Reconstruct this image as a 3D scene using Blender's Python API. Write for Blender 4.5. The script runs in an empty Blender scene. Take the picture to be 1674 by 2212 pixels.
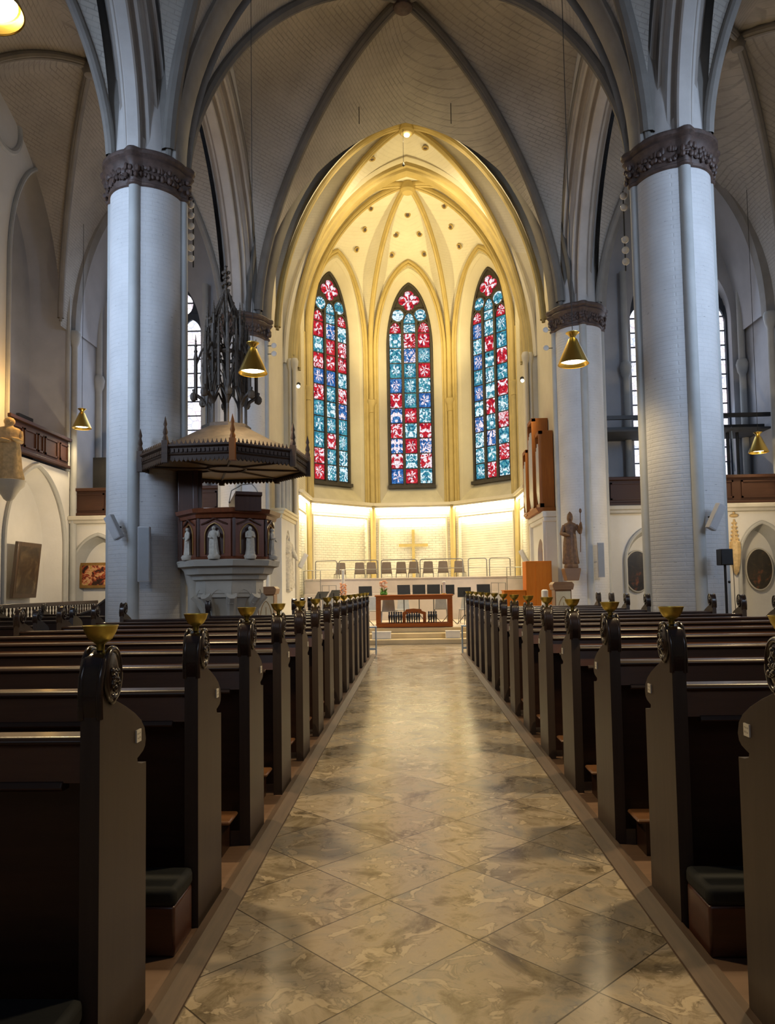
import bpy, bmesh, math, random
from math import sin, cos, pi, sqrt, radians
from mathutils import Vector, Matrix
from mathutils.geometry import tessellate_polygon

sc = bpy.context.scene
C = sc.collection
random.seed(7)

# ------------------------------------------------------------------ camera
F_PX, CXP, CYP = 1590.0, 837.0, 1176.0
YAW, PITCH, ROLL = 0.03421815, 0.05835141, 0.016
cam_d = bpy.data.cameras.new('camera')
cam = bpy.data.objects.new('camera', cam_d)
C.objects.link(cam)
fw = Vector((-sin(YAW)*cos(PITCH), cos(YAW)*cos(PITCH), sin(PITCH)))
rt0 = Vector((cos(YAW), sin(YAW), 0))
up0 = rt0.cross(fw)
rt = rt0*cos(ROLL) - up0*sin(ROLL)
up = up0*cos(ROLL) + rt0*sin(ROLL)
cam.matrix_world = Matrix(((rt.x, up.x, -fw.x, 0), (rt.y, up.y, -fw.y, 0), (rt.z, up.z, -fw.z, 1.55), (0, 0, 0, 1)))
cam_d.sensor_fit = 'VERTICAL'
cam_d.sensor_height = 36.0
cam_d.lens = 36.0*F_PX/2212.0
cam_d.shift_y = (CYP-1106.0)/2212.0
cam_d.clip_start = 0.05
cam_d.clip_end = 200
sc.camera = cam

# ------------------------------------------------------------------ colour management, world, light
sc.view_settings.view_transform = 'Standard'
sc.view_settings.look = 'None'
sc.view_settings.exposure = 0.0
sc.view_settings.gamma = 1.0
sc.view_settings.use_curve_mapping = False
sc.cycles.max_bounces = 5
sc.cycles.diffuse_bounces = 3
sc.cycles.glossy_bounces = 3
sc.cycles.transmission_bounces = 3
sc.cycles.transparent_max_bounces = 4
sc.cycles.caustics_reflective = False
sc.cycles.caustics_refractive = False
sc.cycles.sample_clamp_indirect = 4.0
sc.cycles.use_denoising = True
sc.cycles.use_adaptive_sampling = True
sc.cycles.adaptive_threshold = 0.02

world = bpy.data.worlds.new('daylight')
sc.world = world
world.use_nodes = True
wb = world.node_tree.nodes['Background']
wb.inputs['Color'].default_value = (0.55, 0.68, 1.0, 1)
wb.inputs['Strength'].default_value = 0.05

COOL = (0.58, 0.74, 1.0)
WARM = (1.0, 0.79, 0.36)

def aim(o, target):
    d = Vector(target) - o.location
    o.rotation_euler = d.to_track_quat('-Z', 'Y').to_euler()

def area(name, loc, target, sx, sy, power, color, spread=180):
    l = bpy.data.lights.new(name, 'AREA')
    l.shape = 'RECTANGLE'
    l.size, l.size_y = sx, sy
    l.energy = power
    l.color = color
    l.spread = radians(spread)
    o = bpy.data.objects.new(name, l)
    o.location = loc
    aim(o, target)
    C.objects.link(o)
    return o

def spot(name, loc, target, power, color, angle=90, blend=0.6, size=0.12):
    l = bpy.data.lights.new(name, 'SPOT')
    l.energy = power
    l.color = color
    l.spot_size = radians(angle)
    l.spot_blend = blend
    l.shadow_soft_size = size
    o = bpy.data.objects.new(name, l)
    o.location = loc
    aim(o, target)
    C.objects.link(o)
    return o

def point(name, loc, power, color, size=0.15):
    l = bpy.data.lights.new(name, 'POINT')
    l.energy = power
    l.color = color
    l.shadow_soft_size = size
    o = bpy.data.objects.new(name, l)
    o.location = loc
    C.objects.link(o)
    return o

# daylight through the tall side-aisle windows (they stand beside and behind the camera) and the west window
for sx, wx in ((-1, -10.5), (1, 11.05)):
    area('aisle_window_daylight', (wx, 9.3, 7.6), (sx*5.0, 14.0, 7.2), 3.0, 5.5, 118, COOL, 95)
    area('aisle_window_daylight', (wx, 2.2, 8.4), (sx*5.4, 14.0, 7.4), 3.0, 5.0, 160, COOL, 55)
area('west_window_daylight', (0, -6.5, 9.5), (0, 14, 7.0), 5.0, 6.0, 70, (0.72, 0.82, 1.0), 90)
# east gallery windows
area('gallery_window_daylight', (-8.75, 24.35, 9.2), (-6, 10, 3), 3.0, 6.5, 60, COOL)
area('gallery_window_daylight', (9.1, 24.35, 9.2), (6, 10, 3), 3.0, 6.5, 60, COOL)
# chancel floodlights on the piers of the inner arch
for s in (-1, 1):
    spot('chancel_flood', (s*3.75, 26.75, 9.0), (-s*2.0, 30.3, 15.0), 2100, WARM, 90, 1.0)
    spot('chancel_flood', (s*3.75, 26.75, 8.8), (-s*1.2, 31.2, 7.0), 400, WARM, 110, 0.9)
    spot('chancel_flood', (s*3.9, 25.3, 9.2), (-s*0.8, 24.6, 16.5), 700, WARM, 64, 0.9)
    # spotlights on the round brackets by the chancel arch
    spot('bracket_spot', (s*3.9, 21.6, 8.35), (-s*0.6, 20.9, 0.3), 2000, (1.0, 0.80, 0.50), 75, 0.9)
    spot('bracket_spot', (s*3.9, 21.6, 8.3), (-s*0.2, 15.5, 0.0), 2400, (1.0, 0.82, 0.58), 50, 1.0)
    spot('bracket_spot', (s*3.9, 23.1, 8.6), (-s*1.0, 27.5, 1.0), 1300, (1.0, 0.80, 0.50), 80, 0.9)
    spot('boss_lamp', (0.05, 24.5, 16.95), (0.05, 24.5, 0), 700, (1.0, 0.82, 0.50), 150, 0.6)
    # warm lights added in mid-air, standing in for unseen lamps before the galleries
    point('aisle_warm_fill', (s*8.6, 20.4, 3.4), 170, (1.0, 0.76, 0.45), 0.12)
point('aisle_wall_lamp', (-9.7, 18.6, 6.7), 80, (1.0, 0.55, 0.15), 0.1)

# ------------------------------------------------------------------ mesh helpers
class MB:
    def __init__(self):
        self.v = []; self.f = []; self.uv = {}; self.col = {}; self.mi = {}
    def add(self, vs, fs, mi=0):
        n = len(self.v)
        self.v.extend([tuple(x) for x in vs])
        for f in fs:
            if mi: self.mi[len(self.f)] = mi
            self.f.append(tuple(i+n for i in f))
        return n
    def face(self, pts, uv=None, col=None, mi=0):
        n = len(self.v)
        self.v.extend([tuple(p) for p in pts])
        k = len(self.f)
        self.f.append(tuple(range(n, n+len(pts))))
        if uv: self.uv[k] = uv
        if col: self.col[k] = col
        if mi: self.mi[k] = mi
    def box(self, x0, x1, y0, y1, z0, z1, mi=0):
        vs = [(x0,y0,z0),(x1,y0,z0),(x1,y1,z0),(x0,y1,z0),(x0,y0,z1),(x1,y0,z1),(x1,y1,z1),(x0,y1,z1)]
        self.add(vs, [(0,3,2,1),(4,5,6,7),(0,1,5,4),(1,2,6,5),(2,3,7,6),(3,0,4,7)], mi)
        return self
    def obox(self, c, ax, ay, az, mi=0):
        c = Vector(c); ax = Vector(ax); ay = Vector(ay); az = Vector(az)
        vs = [c-ax-ay-az, c+ax-ay-az, c+ax+ay-az, c-ax+ay-az, c-ax-ay+az, c+ax-ay+az, c+ax+ay+az, c-ax+ay+az]
        self.add(vs, [(0,3,2,1),(4,5,6,7),(0,1,5,4),(1,2,6,5),(2,3,7,6),(3,0,4,7)], mi)
        return self
    def tube(self, pts, r, n=8, cap=True, mi=0):
        pts = [Vector(p) for p in pts]
        m = len(pts)
        rs = r if isinstance(r, (list, tuple)) else [r]*m
        t0 = (pts[1]-pts[0]).normalized()
        a = t0.orthogonal().normalized()
        rings = []
        for i, p in enumerate(pts):
            if i == 0: t = t0
            elif i == m-1: t = (pts[i]-pts[i-1]).normalized()
            else: t = ((pts[i+1]-pts[i]).normalized()+(pts[i]-pts[i-1]).normalized()).normalized()
            a = (a - t*a.dot(t)).normalized()
            b = t.cross(a)
            rings.append([p + (a*cos(2*pi*k/n)+b*sin(2*pi*k/n))*rs[i] for k in range(n)])
        vs = [q for R in rings for q in R]
        fs = []
        for i in range(m-1):
            for k in range(n):
                k2 = (k+1) % n
                fs.append((i*n+k, i*n+k2, (i+1)*n+k2, (i+1)*n+k))
        if cap:
            fs.append(tuple(reversed(range(n)))); fs.append(tuple(range((m-1)*n, m*n)))
        self.add(vs, fs, mi)
        return self
    def cyl(self, p0, p1, r0, r1=None, n=12, mi=0):
        return self.tube([p0, p1], [r0, r0 if r1 is None else r1], n, True, mi)
    def lathe(self, prof, c=(0,0,0), n=20, sx=1, sy=1, mi=0, a0=0.0, cap=True):
        vs = []
        for r, z in prof:
            for k in range(n):
                a = a0+2*pi*k/n
                vs.append((c[0]+r*cos(a)*sx, c[1]+r*sin(a)*sy, c[2]+z))
        fs = []
        for i in range(len(prof)-1):
            for k in range(n):
                k2 = (k+1) % n
                fs.append((i*n+k, i*n+k2, (i+1)*n+k2, (i+1)*n+k))
        if cap:
            if prof[0][0] > 1e-4: fs.append(tuple(reversed(range(n))))
            if prof[-1][0] > 1e-4: fs.append(tuple(range((len(prof)-1)*n, len(prof)*n)))
        self.add(vs, fs, mi)
        return self
    def ball(self, c, r, n=10, m=7, mi=0):
        rx, ry, rz = (r, r, r) if not isinstance(r, (tuple, list)) else r
        prof = [(max(1e-5, sin(pi*i/m)), -cos(pi*i/m)) for i in range(m+1)]
        vs = []
        for rr, z in prof:
            for k in range(n):
                vs.append((c[0]+rx*rr*cos(2*pi*k/n), c[1]+ry*rr*sin(2*pi*k/n), c[2]+rz*z))
        fs = []
        for i in range(m):
            for k in range(n):
                k2 = (k+1) % n
                fs.append((i*n+k, i*n+k2, (i+1)*n+k2, (i+1)*n+k))
        self.add(vs, fs, mi)
        return self
    def prism(self, poly, fn, w0, w1, mi=0):
        """poly: 2-D outline (u,v); fn(u,v,w)->3-D; extruded from w0 to w1"""
        n = len(poly)
        tris = tessellate_polygon([[Vector((u, v, 0)) for u, v in poly]])
        vs = [fn(u, v, w0) for u, v in poly]+[fn(u, v, w1) for u, v in poly]
        fs = [(i, (i+1) % n, (i+1) % n+n, i+n) for i in range(n)]
        fs += [tuple(t) for t in tris]+[tuple(i+n for i in reversed(t)) for t in tris]
        self.add(vs, fs, mi)
        return self
    def holed(self, outer, holes, fn, mi=0):
        loops = [outer]+holes
        tris = tessellate_polygon([[Vector((u, v, 0)) for u, v in L] for L in loops])
        flat = [p for L in loops for p in L]
        self.add([fn(u, v) for u, v in flat], [tuple(t) for t in tris], mi)
        return self
    def loft(self, A, B, closed=True, mi=0):
        n = len(A)
        fs = [(i, (i+1) % n, (i+1) % n+n, i+n) for i in range(n if closed else n-1)]
        self.add(list(A)+list(B), fs, mi)
        return self
    def grid(self, rows, mi=0):
        m = len(rows); n = len(rows[0])
        fs = [(i*n+j, i*n+j+1, (i+1)*n+j+1, (i+1)*n+j) for i in range(m-1) for j in range(n-1)]
        self.add([p for r in rows for p in r], fs, mi)
        return self

def mesh(name, mb, mats, smooth=35, merge=False, recalc=True):
    me = bpy.data.meshes.new(name)
    me.from_pydata(mb.v, [], mb.f)
    if not isinstance(mats, (list, tuple)): mats = [mats]
    for m in mats: me.materials.append(m)
    if mb.mi:
        for k, v in mb.mi.items(): me.polygons[k].material_index = v
    if mb.uv:
        ul = me.uv_layers.new(name='UVMap')
        for k, uvs in mb.uv.items():
            p = me.polygons[k]
            for j, li in enumerate(p.loop_indices): ul.data[li].uv = uvs[j]
    if mb.col:
        ca = me.color_attributes.new('cell', 'FLOAT_COLOR', 'CORNER')
        for k, c in mb.col.items():
            for li in me.polygons[k].loop_indices: ca.data[li].color = c
    if recalc or merge:
        bm = bmesh.new(); bm.from_mesh(me)
        if merge: bmesh.ops.remove_doubles(bm, verts=bm.verts, dist=1e-4)
        if recalc: bmesh.ops.recalc_face_normals(bm, faces=bm.faces)
        bm.to_mesh(me); bm.free()
    if smooth:
        me.shade_smooth()
        me.set_sharp_from_angle(angle=radians(smooth))
    me.update()
    return me

def obj(name, mb, mats, parent=None, smooth=35, bevel=0, merge=False, recalc=True, label=None):
    me = mb if isinstance(mb, bpy.types.Mesh) else mesh(name, mb, mats, smooth, merge, recalc)
    o = bpy.data.objects.new(name, me)
    C.objects.link(o)
    if parent is not None: o.parent = parent
    if bevel:
        b = o.modifiers.new('edge', 'BEVEL'); b.width = bevel; b.segments = 2; b.limit_method = 'ANGLE'; b.angle_limit = radians(40)
    if label: o['label'] = label
    return o

def thing(name, label, cat, loc=(0,0,0), rz=0, group=None):
    o = bpy.data.objects.new(name, None)
    C.objects.link(o)
    o.empty_display_size = 0.2
    o.location = loc; o.rotation_euler = (0, 0, rz)
    o['label'] = label; o['category'] = cat
    if group: o['group'] = group
    return o

def tag(o, label, cat, group=None, kind=None):
    o['label'] = label; o['category'] = cat
    if group: o['group'] = group
    if kind: o['kind'] = kind
    return o

def struct(name, mb, mats, label, cat, parent=None, **k):
    o = obj(name, mb, mats, parent, **k)
    if parent is None:
        o['kind'] = 'structure'; o['label'] = label; o['category'] = cat
    return o

def sthing(name, label, cat, loc=(0,0,0)):
    o = thing(name, label, cat, loc); o['kind'] = 'structure'
    return o

# ------------------------------------------------------------------ materials
def mat(name):
    m = bpy.data.materials.new(name); m.use_nodes = True
    nt = m.node_tree
    return m, nt, nt.nodes['Principled BSDF']

def N(nt, t, **k):
    n = nt.nodes.new(t)
    for a, b in k.items():
        setattr(n, a, b)
    return n

def ramp(nt, src, stops):
    r = N(nt, 'ShaderNodeValToRGB')
    el = r.color_ramp.elements
    while len(el) > 1: el.remove(el[-1])
    el[0].position = stops[0][0]; el[0].color = (*stops[0][1], 1)
    for p, c in stops[1:]:
        e = el.new(p); e.color = (*c, 1)
    nt.links.new(src, r.inputs[0])
    return r.outputs[0]

def coord(nt, scale=(1,1,1), rot=(0,0,0), obj_space=True):
    tc = N(nt, 'ShaderNodeTexCoord'); mp = N(nt, 'ShaderNodeMapping')
    mp.inputs['Scale'].default_value = scale; mp.inputs['Rotation'].default_value = rot
    nt.links.new(tc.outputs['Object' if obj_space else 'UV'], mp.inputs[0])
    return mp.outputs[0]

def noise(nt, vec, scale, detail=4, rough=0.55, dist=0):
    n = N(nt, 'ShaderNodeTexNoise')
    n.inputs['Scale'].default_value = scale; n.inputs['Detail'].default_value = detail
    n.inputs['Roughness'].default_value = rough; n.inputs['Distortion'].default_value = dist
    if vec: nt.links.new(vec, n.inputs['Vector'])
    return n.outputs['Fac']

def bump(nt, bs, h, strength=0.3, dist=0.02):
    b = N(nt, 'ShaderNodeBump'); b.inputs['Strength'].default_value = strength; b.inputs['Distance'].default_value = dist
    nt.links.new(h, b.inputs['Height']); nt.links.new(b.outputs[0], bs.inputs['Normal'])

def mixc(nt, fac, a, b, mode='MIX'):
    m = N(nt, 'ShaderNodeMix', data_type='RGBA', blend_type=mode)
    for s, v in ((0, fac), (6, a), (7, b)):
        if isinstance(v, (int, float)): m.inputs[s].default_value = v
        elif isinstance(v, tuple): m.inputs[s].default_value = (*v, 1)
        else: nt.links.new(v, m.inputs[s])
    return m.outputs[2]

def math_(nt, op, a, b=None, c=None):
    m = N(nt, 'ShaderNodeMath', operation=op)
    for i, v in enumerate((a, b, c)):
        if v is None: continue
        if isinstance(v, (int, float)): m.inputs[i].default_value = v
        else: nt.links.new(v, m.inputs[i])
    return m.outputs[0]

def plaster(name, ca, cb, scale=1.5, rough=0.85, bs_=0.25, speck=None, courses=0.0, course_h=0.09, slope=0.0):
    m, nt, b = mat(name)
    v = coord(nt)
    f = noise(nt, v, scale, 6, 0.6)
    col = ramp(nt, f, [(0.3, ca), (0.7, cb)])
    h = noise(nt, v, 14, 5, 0.65)
    if courses:
        sx = N(nt, 'ShaderNodeSeparateXYZ'); nt.links.new(v, sx.inputs[0])
        along = math_(nt, 'ADD', sx.outputs[0], sx.outputs[1])
        row = math_(nt, 'ADD', math_(nt, 'MULTIPLY', sx.outputs[0], slope), sx.outputs[2])
        cmb = N(nt, 'ShaderNodeCombineXYZ'); nt.links.new(along, cmb.inputs[0]); nt.links.new(row, cmb.inputs[1])
        br = N(nt, 'ShaderNodeTexBrick')
        br.inputs['Scale'].default_value = 1.0
        br.inputs['Brick Width'].default_value = 0.30; br.inputs['Row Height'].default_value = course_h
        br.inputs['Mortar Size'].default_value = 0.012; br.inputs['Mortar Smooth'].default_value = 0.6
        nt.links.new(cmb.outputs[0], br.inputs['Vector'])
        brk = math_(nt, 'MULTIPLY', br.outputs['Fac'], ramp_f(nt, noise(nt, v, 2.2, 4, 0.6), 0.3, 0.65))
        dark = tuple(x*0.62 for x in ca)
        col = mixc(nt, math_(nt, 'MULTIPLY', brk, courses), col, dark)
        h = math_(nt, 'SUBTRACT', h, math_(nt, 'MULTIPLY', br.outputs['Fac'], 0.7))
    if speck:
        sp = noise(nt, coord(nt, (3.0, 3.0, 14)), 3.0, 3, 0.5)
        col = mixc(nt, ramp_f(nt, sp, 0.68, 0.76), col, speck)
    nt.links.new(col, b.inputs['Base Color'])
    b.inputs['Roughness'].default_value = rough
    bump(nt, b, h, bs_, 0.02)
    return m

def ramp_f(nt, src, a, b):
    mr = N(nt, 'ShaderNodeMapRange'); mr.inputs[1].default_value = a; mr.inputs[2].default_value = b
    nt.links.new(src, mr.inputs[0])
    return mr.outputs[0]

def simple(name, c, rough=0.6, metal=0.0, var=0.15, scale=6, bs_=0.0, coat=0.0, stretch=(1,1,1), emis=None, es=0.0):
    m, nt, b = mat(name)
    v = coord(nt, stretch)
    f = noise(nt, v, scale, 4, 0.6)
    lo = tuple(max(0, x*(1-var)) for x in c); hi = tuple(min(1, x*(1+var)) for x in c)
    nt.links.new(ramp(nt, f, [(0.3, lo), (0.7, hi)]), b.inputs['Base Color'])
    b.inputs['Roughness'].default_value = rough; b.inputs['Metallic'].default_value = metal
    if coat:
        b.inputs['Coat Weight'].default_value = coat; b.inputs['Coat Roughness'].default_value = 0.2
    if bs_: bump(nt, b, f, bs_, 0.01)
    if emis:
        b.inputs['Emission Color'].default_value = (*emis, 1); b.inputs['Emission Strength'].default_value = es
    return m

def wood(name, dark, light, rough=0.35, axis='x', coat=0.3, scale=1.0, spec=0.5):
    m, nt, b = mat(name)
    b.inputs['Specular IOR Level'].default_value = spec
    st = {'x': (0.6, 9, 9), 'y': (9, 0.6, 9), 'z': (9, 9, 0.6)}[axis]
    v = coord(nt, tuple(s*scale for s in st))
    f = noise(nt, v, 2.2, 5, 0.6, 0.6)
    g = noise(nt, coord(nt), 0.9, 2, 0.5)
    col = mixc(nt, ramp_f(nt, g, 0.3, 0.7), ramp(nt, f, [(0.28, dark), (0.72, light)]), tuple((a+b2)/2*0.8 for a, b2 in zip(dark, light)))
    nt.links.new(col, b.inputs['Base Color'])
    b.inputs['Roughness'].default_value = rough
    b.inputs['Coat Weight'].default_value = coat; b.inputs['Coat Roughness'].default_value = 0.15
    bump(nt, b, f, 0.06, 0.005)
    return m

M_col = plaster('painted_brick_column', (0.60, 0.60, 0.60), (0.72, 0.72, 0.72), 1.2, 0.75, 0.35, speck=(0.30, 0.30, 0.31), courses=0.10, course_h=0.08)
M_wall = plaster('white_plaster', (0.66, 0.65, 0.62), (0.76, 0.75, 0.72), 0.8, 0.85, 0.12)
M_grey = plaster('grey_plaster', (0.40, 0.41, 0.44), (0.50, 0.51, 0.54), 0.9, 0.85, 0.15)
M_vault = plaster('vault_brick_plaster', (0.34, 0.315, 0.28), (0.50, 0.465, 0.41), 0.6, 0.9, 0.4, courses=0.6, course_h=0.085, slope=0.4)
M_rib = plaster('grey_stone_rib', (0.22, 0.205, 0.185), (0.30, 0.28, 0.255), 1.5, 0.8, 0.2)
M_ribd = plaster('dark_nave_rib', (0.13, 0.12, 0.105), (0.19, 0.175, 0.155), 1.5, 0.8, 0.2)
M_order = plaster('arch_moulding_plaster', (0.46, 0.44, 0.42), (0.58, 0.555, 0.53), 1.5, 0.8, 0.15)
M_order2 = plaster('arch_moulding_brown', (0.30, 0.265, 0.235), (0.38, 0.34, 0.30), 1.5, 0.8, 0.15)
M_strip = plaster('colonnette_grey', (0.40, 0.41, 0.40), (0.50, 0.51, 0.50), 1.5, 0.7, 0.15)
M_cap = simple('dark_brown_capital', (0.085, 0.055, 0.045), 0.55, var=0.4, scale=9, bs_=0.3)
M_chwall = plaster('chancel_plaster', (0.62, 0.56, 0.42), (0.70, 0.64, 0.50), 0.9, 0.8, 0.2)
M_chvault = plaster('chancel_vault_plaster', (0.70, 0.65, 0.53), (0.78, 0.73, 0.61), 0.8, 0.8, 0.2, courses=0.18)
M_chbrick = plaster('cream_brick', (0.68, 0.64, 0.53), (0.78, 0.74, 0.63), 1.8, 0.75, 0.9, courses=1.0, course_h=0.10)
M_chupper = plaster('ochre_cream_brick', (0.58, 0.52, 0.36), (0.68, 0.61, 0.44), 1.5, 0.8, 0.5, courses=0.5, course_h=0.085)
M_chrib = plaster('lamplight_tinted_rib', (0.46, 0.35, 0.13), (0.56, 0.43, 0.17), 2.0, 0.6, 0.2)  # yellow of the warm chancel light put into the rib stone's colour
M_sill = plaster('window_sill_stone', (0.50, 0.45, 0.32), (0.66, 0.60, 0.44), 1.0, 0.8, 0.2)
M_pewx = wood('dark_stained_oak', (0.016, 0.007, 0.0045), (0.045, 0.019, 0.011), 0.36, 'x', 0.15)
M_pewb = wood('reddish_oak_back', (0.060, 0.022, 0.009), (0.14, 0.058, 0.026), 0.3, 'x', 0.3)
M_pewz = wood('dark_stained_oak_end', (0.034, 0.022, 0.0165), (0.062, 0.042, 0.031), 0.48, 'z', 0.1)
M_carve = simple('carved_dark_oak', (0.022, 0.013, 0.011), 0.2, var=0.4, scale=20, bs_=0.2, coat=0.6)
M_step = wood('worn_oak_kneeler', (0.10, 0.045, 0.018), (0.19, 0.085, 0.035), 0.4, 'x')
M_pewfloor = wood('pew_floor_boards', (0.12, 0.07, 0.045), (0.24, 0.15, 0.10), 0.45, 'x')
M_kerb = simple('kerb_oak', (0.080, 0.047, 0.029), 0.5, var=0.3, scale=3, stretch=(9, 0.6, 9))
M_parapet = wood('brown_gallery_oak', (0.036, 0.015, 0.009), (0.075, 0.032, 0.019), 0.5, 'x', 0.0, 1.0, 0.3)
M_pulpit = wood('red_brown_oak', (0.13, 0.032, 0.010), (0.27, 0.075, 0.026), 0.35, 'z')
M_pulpitd = wood('dark_red_oak', (0.055, 0.022, 0.015), (0.10, 0.042, 0.028), 0.35, 'z')
M_canopy = wood('canopy_oak', (0.048, 0.028, 0.018), (0.095, 0.056, 0.036), 0.55, 'x', 0.0, 1.0, 0.3)
M_canpanel = wood('canopy_underside', (0.28, 0.19, 0.08), (0.38, 0.26, 0.115), 0.5, 'x', 0.0)
M_spire = simple('weathered_spire_oak', (0.075, 0.056, 0.040), 0.6, var=0.35, scale=8, bs_=0.2)
M_brass = simple('brushed_brass', (0.80, 0.56, 0.14), 0.28, 1.0, 0.08, 30, stretch=(1, 1, 12))
M_bowl = simple('brass_bowl', (0.60, 0.48, 0.11), 0.36, 0.85, 0.12, 12)
M_lampglow = simple('lit_lamp', (1, 0.95, 0.8), 0.5, emis=(1.0, 0.86, 0.55), es=14.0)
M_orange = wood('orange_beech', (0.50, 0.14, 0.008), (0.60, 0.185, 0.015), 0.6, 'z', 0.0, 1.0, 0.15)
M_organ = wood('organ_oak', (0.27, 0.085, 0.015), (0.40, 0.14, 0.025), 0.5, 'z', 0.0, 1.0, 0.25)
M_altar = wood('altar_oak', (0.27, 0.065, 0.008), (0.40, 0.11, 0.015), 0.45, 'x', 0.0, 1.0, 0.25)
M_tin = simple('organ_pipe_tin', (0.72, 0.70, 0.66), 0.3, 0.9, 0.06, 8)
M_stone = plaster('pulpit_stone', (0.44, 0.42, 0.37), (0.56, 0.53, 0.46), 2.0, 0.7, 0.2)
M_figure = simple('pale_carved_stone', (0.62, 0.58, 0.49), 0.6, var=0.2, scale=14, bs_=0.25)
M_white = simple('white_paint', (0.78, 0.77, 0.74), 0.6, var=0.04)
M_speaker = simple('pale_grey_speaker', (0.56, 0.56, 0.57), 0.55, var=0.05)
M_grill = simple('grey_speaker_grille', (0.36, 0.38, 0.40), 0.6, var=0.05)
M_black = simple('black_plastic', (0.012, 0.012, 0.013), 0.45, var=0.3)
M_steel = simple('grey_steel_tube', (0.30, 0.29, 0.27), 0.35, 0.6, 0.1)
M_chair = simple('taupe_chair_shell', (0.24, 0.19, 0.15), 0.5, var=0.1)
M_gchair = simple('grey_chair_fabric', (0.36, 0.37, 0.38), 0.7, var=0.1)
M_riser = simple('pinkish_riser_board', (0.62, 0.54, 0.47), 0.6, var=0.08, scale=2)
M_step_st = plaster('chancel_step_stone', (0.58, 0.46, 0.26), (0.70, 0.57, 0.35), 2.0, 0.5, 0.1)
M_platform = plaster('platform_stone', (0.54, 0.46, 0.36), (0.64, 0.56, 0.45), 1.5, 0.4, 0.05)
M_wooden_statue = simple('carved_limewood', (0.14, 0.068, 0.030), 0.55, var=0.4, scale=12, bs_=0.3)
M_goldstatue = simple('painted_sandstone', (0.55, 0.40, 0.20), 0.6, var=0.25, scale=9, bs_=0.25)
M_cream = simple('cream_panel', (0.74, 0.66, 0.45), 0.6, var=0.06)
M_plinthtop = wood('plinth_oak', (0.22, 0.11, 0.05), (0.33, 0.18, 0.08), 0.45, 'x')
M_frame = wood('dark_picture_frame', (0.05, 0.028, 0.015), (0.10, 0.058, 0.03), 0.4, 'z')
M_goldframe = simple('gilt_frame', (0.35, 0.20, 0.06), 0.4, 0.5, 0.2)
M_blue = simple('blue_grey_metal', (0.28, 0.36, 0.46), 0.4, 0.2, 0.08)
M_cush = simple('navy_cushion', (0.004, 0.006, 0.008), 0.75, var=0.2, scale=40, bs_=0.1)
M_gcush = simple('grey_cushion', (0.20, 0.20, 0.21), 0.8, var=0.1, scale=30)
M_boxwood = wood('red_brown_box', (0.045, 0.014, 0.009), (0.09, 0.028, 0.016), 0.45, 'x')
M_tracery = simple('dark_tracery', (0.045, 0.038, 0.030), 0.7, var=0.2)
M_darktr = simple('blue_black_tracery', (0.05, 0.06, 0.08), 0.7, var=0.2)
M_green = simple('green_leaf', (0.10, 0.30, 0.03), 0.5, var=0.4, scale=20)
M_peach = simple('peach_petal', (0.80, 0.38, 0.20), 0.6, var=0.25, scale=30)
M_wax = simple('white_wax', (0.82, 0.80, 0.72), 0.5, var=0.03)
M_glassball = simple('frosted_lamp_glass', (0.66, 0.62, 0.55), 0.25, var=0.1)
M_led = simple('led_strip', (1, 1, 0.9), 0.5, emis=(1.0, 0.90, 0.58), es=9.0)
M_gold = simple('gilded_cross', (0.62, 0.47, 0.16), 0.45, 0.3, 0.08)
M_hole = simple('vault_hole_dark', (0.015, 0.013, 0.012), 0.9)
M_vent = simple('brass_vent_ring', (0.50, 0.37, 0.14), 0.5, 0.4, 0.2)
M_cord = simple('dark_cord', (0.03, 0.028, 0.025), 0.7)
M_dgrey = simple('dark_interior_paint', (0.06, 0.065, 0.075), 0.8)

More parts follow.
